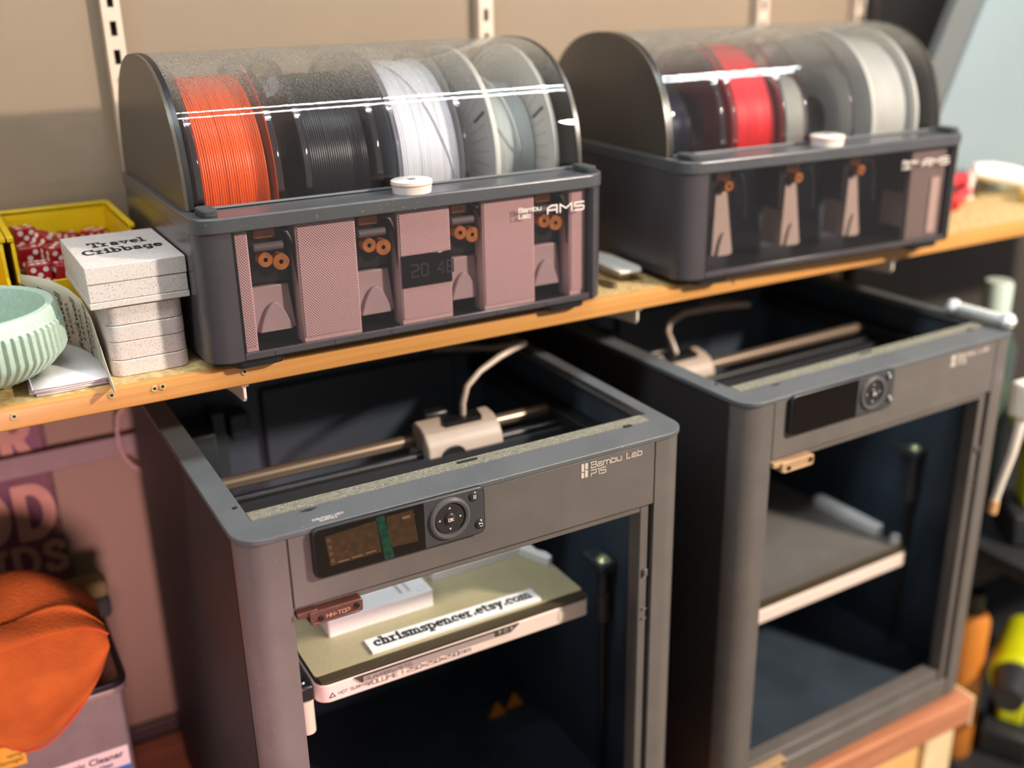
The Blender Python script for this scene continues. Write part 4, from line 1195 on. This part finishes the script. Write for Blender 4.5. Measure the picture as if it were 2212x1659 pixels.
# green ribbed bowl
t = thing('ribbed_bowl', 'pale green speckled bowl with vertical ribs standing on paper slips', 'bowl', (-0.1375, 0.2130, 0.0856))
outer = [(0.046, 0.0), (0.0540, 0.0015), (0.0640, 0.0080), (0.0715, 0.0160), (0.0735, 0.0200), (0.0722, 0.0400), (0.0705, 0.0420), (0.0690, 0.0500), (0.0675, 0.0525), (0.0640, 0.0530), (0.0618, 0.0515), (0.0600, 0.0450), (0.0580, 0.0100), (0.0450, 0.0050), (0.0001, 0.0045)]
mb = MB()
NB = 66 * 6
rows = []
for i, (r, h) in enumerate(outer):
    row = []
    for k in range(NB + 1):
        a = 2 * PI * k / NB
        g = 0.0034 if (i in (1, 2, 3, 4, 5) and k % 6 in (0, 1)) else 0.0
        row.append(((r - g) * math.cos(a), (r - g) * math.sin(a), h))
    rows.append(row)
mb.grid(rows, smooth=False)
mb.build('bowl_wall', M('pale_green_plastic', (176, 198, 182), 0.55, var=0.08, vscale=200, specks=(146, 172, 158), speck_amt=0.1, speck_scale=700), t)
MB().lathe([(0.0001, 0), (0.046, 0)], (0, 0, 0), n=40).build('bowl_base', M('pale_green_plastic'), t)

# white paper slips
for k in range(4):
    t = thing('paper_slip', ('lowest', 'second lowest', 'second highest', 'topmost')[k] + ' white folded paper slip under the green bowl', 'paper', (-0.072 + 0.0012 * (k % 2), 0.2200 - 0.001 * k, ZS + 0.0001 + k * 0.0019), (0.045, -0.05, 0.03, -0.02)[k], 'paper slips')
    rows = []
    for yy in (-0.061, -0.03, 0.0, 0.03, 0.061):
        rows.append([(xx, yy, 0.0004 + (0.0004 if (k > 1 and xx > 0.02) else 0)) for xx in (-0.0275, -0.01, 0.01, 0.0262)])
    MB().grid(rows).build('slip_sheet', M('white_paper', (226, 224, 226), 0.8), t, solid=0.0006)
    MB().tube([(-0.0276, -0.0605, 0.0007), (-0.0276, 0.0605, 0.0007)], 0.0005, 6).build('slip_fold', M('white_paper'), t)

# leaning printed card
t = thing('printed_card', 'cream card printed with repeated script lettering leaning on the speckled stack', 'card', (-0.046, 0.132, ZS))
path = [(0.0, 0.0), (0.0006, 0.035), (0.0004, 0.070), (-0.0022, 0.092), (-0.0080, 0.112), (-0.0165, 0.130), (-0.0270, 0.147), (-0.0390, 0.162)]
tops = [0.004, 0.018, 0.040, 0.051, 0.0560, 0.0595, 0.0615, 0.0620]
CARD = M('cream_card', (196, 190, 168), 0.7, var=0.05)
rows = [[(px, py, 0.0001 + tp * q / 6) for q in range(7)] for (px, py), tp in zip(path, tops)]
MB().grid(rows).build('card_sheet', CARD, t, solid=0.0005)
# lettering runs up the card, on the side facing left
for k in range(1, 7):
    (ax_, ay_), (bx_, by_) = path[k], path[k + 1]
    d_ = Vector((bx_ - ax_, by_ - ay_, 0)).normalized()
    n_ = Vector((0, 0, 1)).cross(d_)
    o_ = Vector((ax_, ay_, 0.002 + 0.0015 * k)) + n_ * 0.0007
    u_ = Vector((0, 0, 1)) + d_ * 0.14
    v_ = d_ - Vector((0, 0, 1)) * 0.14
    sz = 0.0115 if k > 1 else 0.006
    plain_text('script_line', 'Rockwell', sz, MT_INK, t, frame(o_ + d_ * 0.0075, u_, v_), shear=0.45)
    if k > 1:
        plain_text('caps_line', 'RAZORS', sz * 0.5, MT_INK, t, frame(o_ + d_ * 0.0015 + Vector((0, 0, 0.010)), u_, v_), spacing=1.3)

# yellow stacking bins
YEL = M('yellow_bin_plastic', (234, 194, 14), 0.4, var=0.08, vscale=30)


def bin_(x, w, lab):
    t = thing('stacking_bin', lab, 'bin', (x, 0.305, ZS), 0, 'yellow stacking bins')
    d, h, lip = 0.145, 0.0860, 0.050
    th = 0.003
    side = [(0, 0), (d, 0), (d, h), (0.020, h), (0.012, lip + 0.004), (0, lip)]
    MB().prism(side, 'x', 0, th).build('side_wall', YEL, t, bevel=0.0006)
    MB().prism(side, 'x', w - th, w).build('side_wall', YEL, t, bevel=0.0006)
    MB().box(th, w - th, d - th, d, 0, h).build('back_wall', YEL, t, bevel=0.0006)
    MB().box(th, w - th, 0, th, 0, lip).build('front_wall', YEL, t, bevel=0.0006)
    MB().box(th, w - th, th, d - th, 0, 0.003).build('bottom', YEL, t)
    for xx in ((-0.0025, th), (w - th, w + 0.0025)):
        MB().box(xx[0], xx[1], 0.018, d + 0.001, h - 0.003, h + 0.0015).build('rim_flange', YEL, t, bevel=0.0008)
    MB().box(0, w, d - th, d + 0.0035, h - 0.003, h + 0.0015).build('rim_flange', YEL, t, bevel=0.0008)
    return t


bin_(-0.0850, 0.1000, 'yellow plastic bin filled with red dice')
bin_(-0.1910, 0.1000, 'yellow plastic bin at the left edge of the picture')

# dice
RED = M('red_translucent_plastic', (168, 28, 38), 0.22, var=0.12, coat=0.4)
PIP = M('pip_white', (236, 224, 214), 0.5)
PIPS = {1: [(0, 0)], 2: [(-1, -1), (1, 1)], 3: [(-1, -1), (0, 0), (1, 1)], 4: [(-1, -1), (1, 1), (-1, 1), (1, -1)],
        5: [(-1, -1), (1, 1), (-1, 1), (1, -1), (0, 0)], 6: [(-1, -1), (1, 1), (-1, 1), (1, -1), (-1, 0), (1, 0)]}
S = 0.0190
body_mesh = MB().box(-S / 2, S / 2, -S / 2, S / 2, -S / 2, S / 2).mesh('die_body')
body_mesh.materials.append(RED)
pip_b = MB()
for val, ax, sg in ((1, 0, 1), (6, 0, -1), (2, 1, 1), (5, 1, -1), (3, 2, 1), (4, 2, -1)):
    for (a, b_) in PIPS[val]:
        c = [0, 0, 0]
        c[ax] = sg * (S / 2 + 0.00012)
        c[(ax + 1) % 3], c[(ax + 2) % 3] = a * 0.0050, b_ * 0.0050
        vs = []
        for k in range(12):
            p = list(c)
            p[(ax + 1) % 3] += 0.0024 * math.cos(2 * PI * k / 12)
            p[(ax + 2) % 3] += 0.0024 * math.sin(2 * PI * k / 12)
            vs.append(tuple(p))
        pip_b.add(vs, [tuple(range(12))])
pip_mesh = pip_b.mesh('die_pips')
pip_mesh.materials.append(PIP)


def die(loc, rot, lab, group='red dice in the yellow bin'):
    t = thing('die', lab, 'die', loc, 0, group)
    t.rotation_euler = rot
    o = bpy.data.objects.new('die_body', body_mesh)
    COL.objects.link(o)
    o.parent = t
    bv = o.modifiers.new('bevel', 'BEVEL')
    bv.width, bv.segments = 0.0012, 3
    q = bpy.data.objects.new('pips', pip_mesh)
    COL.objects.link(q)
    q.parent = t


HALF = PI / 2
for loc, rot, lab in (((-0.0665, 0.4250, 0.1440), (0, HALF * 2, 0.2), 'red die highest in the far left of the pile'),
                      ((-0.0510, 0.3980, 0.1400), (0.5, 0.35, 0.6), 'tilted red die leaning at the top of the pile'),
                      ((-0.0690, 0.3790, 0.1350), (HALF, 0, 0.1), 'red die against the left wall of the yellow bin'),
                      ((-0.0480, 0.3590, 0.1370), (0.08, 0, 0.35), 'large looking red die in front turned to show two faces'),
                      ((-0.0660, 0.3340, 0.1290), (0.15, HALF, 0.15), 'red die showing four pips low in front'),
                      ((-0.0460, 0.3320, 0.1260), (HALF, 0.1, 0.2), 'red die at the front lip of the yellow bin'),
                      ((-0.0250, 0.4300, 0.1330), (0, 0.2, 0.5), 'red die just behind the travel box left corner'),
                      ((-0.0030, 0.4300, 0.1330), (0.1, HALF, 0.8), 'red die against the back right of the yellow bin'),
                      ((-0.0270, 0.3480, 0.1250), (0.2, 0, 0.9), 'red die half hidden behind the travel box')):
    die(loc, rot, lab)
spots = [(x, y) for x in (-0.0690, -0.0475, -0.0250, -0.0020) for y in (0.3250, 0.3550, 0.3850, 0.4230)]
for i in range(2):
    for k, (x, y) in enumerate(spots):
        die((x, y, 0.0905 + i * 0.0205), (HALF * ((i + k) % 4), HALF * (k % 3), 0.03 * ((i * 7 + k) % 5)), 'red die buried in the lower layers of the yellow bin', 'buried red dice')
# ------------------------------------------------------------------ below the shelf at the left
t = thing('wall_rail', 'grey steel rail fixed across the wall in front of the tin sign', 'rail', (-0.25, 0.448, -0.092))
MB().box(-0.4, 0.33, -0.004, 0.004, -0.0115, 0.0115).build('rail_bar', M('grey_enamel', (128, 112, 108), 0.5, var=0.1), t, bevel=0.001)
for xx in (-0.35, 0.05, 0.28):
    MB().box(xx, xx + 0.02, 0.004, 0.012, -0.008, 0.008).build('rail_clip', M('grey_enamel'), t)
t = thing('tin_sign', 'worn purple tin sign with tan lettering hanging on the wall', 'sign', (-0.22, 0.4570, -0.245))
MB().prism(rrect(-0.15, 0.1425, 0.0, 0.28, 0.014, 5), 'y', 0.0, 0.0016).build('sign_plate', M('purple_tin', (112, 66, 84), 0.55, var=0.35, vscale=14, bump=0.1, bscale=90), t)
MB().ring(rrect(-0.15, 0.1425, 0.0, 0.28, 0.014, 5), rrect(-0.146, 0.1370, 0.005, 0.275, 0.012, 5), 'y', -0.0004, 0.0002).build('sign_border', M('worn_edge', (108, 78, 70), 0.7, rgb2=(70, 40, 48), vscale=60), t)
TAN = M('sign_tan', (186, 142, 120), 0.6, var=0.25, vscale=25)
mb = MB()
lettering('R', SL, 0.045, 0.24, (0.0985, -0.0002, 0.158), (1, 0, 0), (0, 0, 1), mb, sx=0.78)
lettering('OD', SL, 0.052, 0.24, (0.0565, -0.0002, 0.070), (1, 0, 0), (0, 0, 1), mb, gap=0.16, sx=0.78)
lettering('NDS', SL, 0.032, 0.22, (0.0565, -0.0002, 0.024), (1, 0, 0), (0, 0, 1), mb, gap=0.2, sx=0.88)
mb.build('sign_lettering', TAN, t, fix=False, label='tan serif letters')

t = thing('white_cable', 'thin white cable hanging beside the left printer', 'cable', (0, 0, 0))
MB().tube([(0.012, 0.44, -0.02), (0.002, 0.44, -0.043), (-0.0080, 0.44, -0.056), (-0.0105, 0.44, -0.072), (-0.0105, 0.44, -0.088), (-0.0075, 0.44, -0.102), (-0.001, 0.44, -0.114), (0.010, 0.44, -0.126), (0.03, 0.44, -0.136)], 0.0019, 8).build('cord', M('cable_cream', (176, 150, 142), 0.5), t)
MB().cyl((0.03, 0.44, -0.136), (0.045, 0.44, -0.140), 0.0035, n=10).build('plug', M('cable_cream'), t)

t = thing('ultrasonic_cleaner', 'grey metal ultrasonic cleaner box under the orange cloth', 'appliance', (-0.066, 0.25, -0.468))
GM = M('hammered_grey', (138, 132, 130), 0.4, metal=0.4, var=0.1, vscale=60, bump=0.35, bscale=350)
MB().box(-0.30, 0.0, 0.0, 0.16, 0.0, 0.2150).build('body', GM, t, bevel=0.004)
ld = MB().prism(rrect(-0.304, 0.0045, -0.006, 0.165, 0.014, 5), 'z', 0.2150, 0.2225).build('lid_rim', M('rim_steel', (170, 160, 154), 0.3, metal=0.6), t, bevel=0.0015)
MB().ring(rrect(-0.305, 0.0055, -0.0065, 0.166, 0.015, 5), rrect(-0.300, 0.0005, -0.002, 0.161, 0.012, 5), 'z', 0.2225, 0.2290).build('lid_edge', MT_BLACK, ld, bevel=0.001)
MB().prism(rrect(-0.298, -0.001, 0.0, 0.159, 0.010, 5), 'z', 0.2226, 0.2262).build('lid_top', M('lid_brown_steel', (150, 118, 104), 0.3, metal=0.5), ld)
pl = MB().box(-0.075, -0.0045, -0.0012, 0.0004, 0.1330, 0.1545).build('name_plate', MT_WHITE, t)
MB().box(-0.075, -0.0045, -0.0012, 0.0004, 0.1240, 0.1330).build('blue_plate', M('plate_blue', (46, 112, 186), 0.5), t)
plain_text('plate_text', 'Ultrasonic Cleaner', 0.0098, MT_INK, pl, frame((-0.0095, -0.0014, 0.1435), (1, 0, 0), (0, 0, 1)), offset=0.00025, align='RIGHT')
plain_text('plate_subtext', 'with Auto-Heat', 0.0062, M('text_blue', (40, 60, 120), 0.5), pl, frame((-0.0200, -0.0014, 0.1362), (1, 0, 0), (0, 0, 1)), offset=0.0002, align='RIGHT')
st = MB().box(-0.150, -0.0900, -0.0010, 0.0004, 0.1700, 0.1935).build('yellow_sticker', M('sticker_yellow', (214, 168, 50), 0.5), t)
for k, wd in enumerate(('the', 'temp', 'damage!')):
    plain_text('sticker_text', wd, 0.0062, MT_INK, st, frame((-0.0925, -0.0012, 0.1872 - k * 0.0062), (1, 0, 0), (0, 0, 1)), align='RIGHT')

t = thing('green_sponge', 'dark green sponge standing behind the orange cloth', 'sponge', (-0.078, 0.362, -0.2418))
MB().box(-0.026, 0.026, 0.0, 0.03, 0.0, 0.024).build('scour_side', M('sponge_dark', (40, 48, 40), 0.9, bump=0.5, bscale=500), t, bevel=0.006, seg=3)
MB().box(-0.026, 0.026, 0.0, 0.03, 0.0242, 0.042).build('foam_side', M('sponge_olive', (110, 102, 62), 0.9, bump=0.5, bscale=400), t, bevel=0.006, seg=3)

t = thing('orange_cloth', 'crumpled orange microfibre cloth draped over the ultrasonic cleaner', 'cloth', (-0.14, 0.25, -0.242))
xs = [-0.32, -0.28, -0.24, -0.205, -0.185, -0.170, -0.155, -0.140, -0.125, -0.110, -0.0966, -0.086, -0.078, -0.0725]
topz = [-0.164, -0.164, -0.164, -0.1645, -0.1655, -0.1655, -0.164, -0.162, -0.1605, -0.160, -0.1605, -0.164, -0.169, -0.1750]
botz = [-0.240, -0.245, -0.250, -0.255, -0.259, -0.266, -0.2785, -0.2785, -0.2700, -0.2560, -0.2405, -0.2240, -0.2080, -0.1920]
peak = [-0.126, -0.125, -0.124, -0.123, -0.124, -0.125, -0.126, -0.127, -0.129, -0.134, -0.142, -0.152, -0.162, -0.171]


def loc(p):
    return (p[0] + 0.14, p[1] - 0.25, p[2] + 0.242)


rows = []
for j in range(13):
    f = j / 12
    row = []
    for i, x in enumerate(xs):
        z = topz[i] + (botz[i] - topz[i]) * f
        y = 0.2385 - 0.016 * math.sin(PI * min(1, f * 1.1)) - 0.004 * math.sin(x * 90 + f * 3) * f + 0.004 * math.sin(x * 45 - f * 5)
        y = min(y, 0.2405)
        row.append(loc((x, y, z)))
    rows.append(row)
CLOTH = M('orange_microfibre', (184, 96, 30), 0.95, var=0.22, vscale=30, bump=1.0, bscale=420)
lo_ = MB().grid(rows).build('hanging_flap', CLOTH, t, solid=0.0022)
rows = []
for j in range(13):
    f = j / 12
    row = []
    for i, x in enumerate(xs):
        pk, tz = peak[i], topz[i]
        a = PI * f
        y = 0.262 - 0.040 * math.cos(a * 0.5) + 0.085 * f * f
        z = tz + (pk - tz) * (math.sin(a * 0.62) / math.sin(PI * 0.5) if a * 0.62 < HALF else 1) - max(0, f - 0.75) * 0.30
        z += 0.004 * math.sin(x * 70 + f * 6) * math.sin(PI * f)
        y += 0.006 * math.sin(x * 60 + 1 + f * 4) * math.sin(PI * f)
        z -= 0.010 * math.exp(-((f - 0.42 - 1.2 * (x + 0.14)) / 0.09) ** 2) * (1 if x < -0.10 else 0.3)
        y += 0.012 * math.exp(-((f - 0.25 + 0.9 * (x + 0.15)) / 0.08) ** 2)
        row.append(loc((x, y, max(z, -0.2395))))
    rows.append(row)
up_ = MB().grid(rows).build('folded_top', CLOTH, t, solid=0.0022)
MB().tube([loc((x, 0.2235, z + 0.0004)) for x, z in zip(xs, topz)], 0.0014, 8).build('hem', M('hem_orange', (186, 76, 28), 0.8), t)
MB().tube([Vector(rows_pt) for rows_pt in [loc((x, 0.2375, z)) for x, z in zip(xs, botz)]], 0.0013, 8).build('hem', M('hem_orange'), t)
for o_ in (lo_, up_):
    sb = o_.modifiers.new('smooth', 'SUBSURF')
    sb.levels = sb.render_levels = 2

# ------------------------------------------------------------------ between and beside the units
t = thing('plastic_spatula', 'white plastic spatula lying on the shelf between the two units', 'spatula', (0.456, 0.215, ZS))
MB().prism([(-0.014, -0.035), (0.010, -0.038), (0.016, -0.028), (0.020, 0.03), (0.014, 0.058), (0.000, 0.060), (-0.008, 0.03)], 'z', 0.0095, 0.0125).build('blade', M('clip_white', (238, 236, 230), 0.4), t, bevel=0.001)
MB().box(-0.004, 0.010, -0.02, 0.055, 0.0, 0.0095).build('handle', M('clip_white'), t, bevel=0.002)
t = thing('steel_pin', 'thin steel pin lying on the shelf beside the white spatula', 'pin', (0.428, 0.175, ZS + 0.003))
MB().cyl((0, 0, 0), (-0.012, 0.08, 0), 0.0025, n=10).build('shaft', MT_STEEL, t)
MB().cyl((0, 0, 0), (0.001, -0.006, 0), 0.003, n=10).build('head', MT_STEEL, t)

t = thing('leaning_board', 'tall pale blue grey board leaning at the right end of the shelf', 'board', (0.93, 0.30, ZS))
fr = [(0.048, 0.0), (0.44, 0.0), (0.44, 0.62), (0.316, 0.62)]
MB().prism(fr, 'y', 0.0, 0.012).build('board_face', M('pale_blue_board', (128, 144, 150), 0.5, var=0.05, vscale=6), t)
MB().prism([(-0.003, 0.0), (0.0478, 0.0), (0.3158, 0.62), (0.265, 0.62)], 'y', 0.003, 0.016).build('board_edge', M('grey_board_edge', (92, 97, 98), 0.6), t)
t = thing('red_pliers', 'pair of red handled pliers lying right of the blurred unit', 'pliers', (0.985, 0.232, ZS))
for k, (pts) in enumerate(([(0, 0, 0.008), (0.02, 0.012, 0.009), (0.05, 0.03, 0.010), (0.085, 0.045, 0.010)], [(0.0, 0.025, 0.026), (0.03, 0.035, 0.028), (0.06, 0.045, 0.028), (0.10, 0.05, 0.024)])):
    MB().tube(pts, [0.008, 0.0085, 0.008, 0.006], 12).build('grip', M('red_grip', (206, 40, 52), 0.4), t)
MB().box(0.082, 0.115, 0.038, 0.058, 0.004, 0.024).build('jaw', MT_STEEL, t, bevel=0.003)
t = thing('white_scoop', 'white plastic scoop lying behind the red pliers', 'scoop', (1.07, 0.275, ZS))
MB().tube([(0, 0, 0.038), (0.03, -0.005, 0.033), (0.06, -0.012, 0.026), (0.095, -0.022, 0.016), (0.115, -0.028, 0.011)], [0.009, 0.013, 0.014, 0.013, 0.010], 12).build('scoop_body', M('clip_white'), t)
MB().cyl((0.0, 0.0, 0.0), (0.0, 0.0, 0.036), 0.005, n=10).build('scoop_stand', M('clip_white'), t)
t = thing('yellow_cord', 'coil of yellow cord at the right end of the shelf', 'cord', (1.12, 0.215, ZS))
MB().tube([(0.030 * math.cos(a * 0.4) + 0.01, 0.016 * math.sin(a * 0.4), 0.0035 + 0.0004 * a) for a in range(30)], 0.003, 8).build('coil', M('cord_yellow', (196, 170, 70), 0.6), t)
MB().cyl((0.04, 0, 0.0035), (0.052, 0.003, 0.0035), 0.0042, n=10).build('cord_end', MT_STEEL, t)

# ------------------------------------------------------------------ right of the second printer
t = thing('chrome_rod', 'shiny chrome rod with ball ends lying on the right printer', 'rod', (0.842, 0.100, 0.0092))
MB().cyl((0, 0, 0), (0.004, -0.066, 0), 0.0062, n=14).build('shaft', M('bright_chrome', (226, 232, 232), 0.35, metal=0.3), t)
for p in ((0, 0, 0), (0.004, -0.066, 0)):
    MB().lathe([(0.0001, -0.0092), (0.0062, -0.0066), (0.0092, 0.0), (0.0062, 0.0066), (0.0001, 0.0092)], p, n=16).build('ball', M('bright_chrome'), t)
t = thing('white_charger', 'white plug and cord hanging beside the right printer', 'charger', (0.872, 0.021, -0.06))
MB().box(-0.004, 0.022, -0.012, 0.014, -0.045, -0.004).build('plug', M('strap_white', (232, 224, 212), 0.4), t, bevel=0.004, seg=3)
MB().tube([(0.007, 0.001, -0.044), (0.006, 0.001, -0.06), (0.004, 0.003, -0.090), (0.0, 0.008, -0.125), (-0.003, 0.011, -0.150)], [0.0062, 0.0055, 0.0048, 0.0045, 0.0045], 10).build('cord', M('strap_white'), t)
MB().cyl((-0.003, 0.011, -0.150), (-0.004, 0.0115, -0.166), 0.0056, n=12).build('tip', M('strap_tan', (206, 160, 110), 0.4), t)

BLK = M('rack_black', (40, 42, 46), 0.5, var=0.15)
t = thing('tool_rack', 'black steel tool rack standing right of the workbench', 'rack', (0.98, 0.03, -1.2))
for (px, py) in ((0.30, 0.0), (0.56, 0.0), (0.0, 0.36), (0.56, 0.36)):
    MB().box(px, px + 0.02, py, py + 0.02, 0, 1.06).build('post', BLK, t)
for z in (0.12, 0.490, 0.835):
    MB().box(0.0, 0.58, 0.0, 0.38, z, z + 0.02).build('rack_shelf', BLK, t, bevel=0.002)
LIME = M('lime_plastic', (206, 214, 20), 0.4, var=0.05)


def drill(x, y, z, rz, lab):
    t = thing('cordless_drill', lab, 'power tool', (x, y, z), rz, 'lime power tools on the rack')
    MB().box(-0.045, 0.045, -0.035, 0.035, 0.0, 0.045).build('battery', BLK, t, bevel=0.006)
    MB().prism([(-0.02, 0.045), (0.022, 0.045), (0.034, 0.13), (-0.012, 0.13)], 'y', -0.018, 0.018).build('grip', LIME, t, bevel=0.006, seg=3)
    MB().cyl((-0.075, 0, 0.155), (0.05, 0, 0.155), 0.034, n=24).build('motor_housing', LIME, t, bevel=0.006)
    MB().cyl((-0.125, 0, 0.155), (-0.075, 0, 0.155), 0.018, 0.028, 20).build('chuck', BLK, t)
    MB().box(-0.030, -0.018, -0.008, 0.008, 0.095, 0.12).build('trigger', BLK, t)
    return t


drill(1.085, 0.10, -0.690, 0.5, 'lime green power tool on the middle rack shelf')
drill(1.065, 0.11, -0.345, 0.9, 'lime green power tool on the upper rack shelf')
t = thing('orange_canister', 'small orange canister on the middle rack shelf beside the lime tool', 'canister', (1.005, 0.13, -0.690))
MB().lathe([(0.0001, 0.0), (0.022, 0.0), (0.024, 0.004), (0.024, 0.22), (0.018, 0.232), (0.0001, 0.232)], (0, 0, 0), n=24).build('can', M('can_orange', (206, 128, 50), 0.4), t)
MB().lathe([(0.0001, 0.262), (0.012, 0.262), (0.013, 0.232)], (0, 0, 0), n=18).build('cap', MT_BLACK, t)
t = thing('white_bottle', 'white spray bottle with green cap on the upper rack shelf', 'bottle', (1.055, 0.20, -0.345))
MB().lathe([(0.0001, 0.0), (0.030, 0.0), (0.033, 0.005), (0.033, 0.24), (0.015, 0.282), (0.0001, 0.282)], (0, 0, 0), n=24).build('bottle_body', M('bottle_dark', (60, 74, 70), 0.3), t)
MB().lathe([(0.0001, 0.330), (0.016, 0.330), (0.018, 0.325), (0.018, 0.283)], (0, 0, 0), n=20).build('cap', M('cap_pale_green', (196, 214, 204), 0.3), t)
t = thing('wooden_box', 'brown wooden box on the lowest rack shelf', 'box', (1.02, 0.06, -1.06))
MB().box(0, 0.2, 0, 0.2, 0, 0.16).build('box_body', wood('brown_box', (150, 112, 84), (120, 86, 62), 0.6), t, bevel=0.003)
MB().box(-0.004, 0.204, -0.004, 0.204, 0.16, 0.18).build('box_lid', wood('brown_box', (150, 112, 84), (120, 86, 62)), t, bevel=0.003)
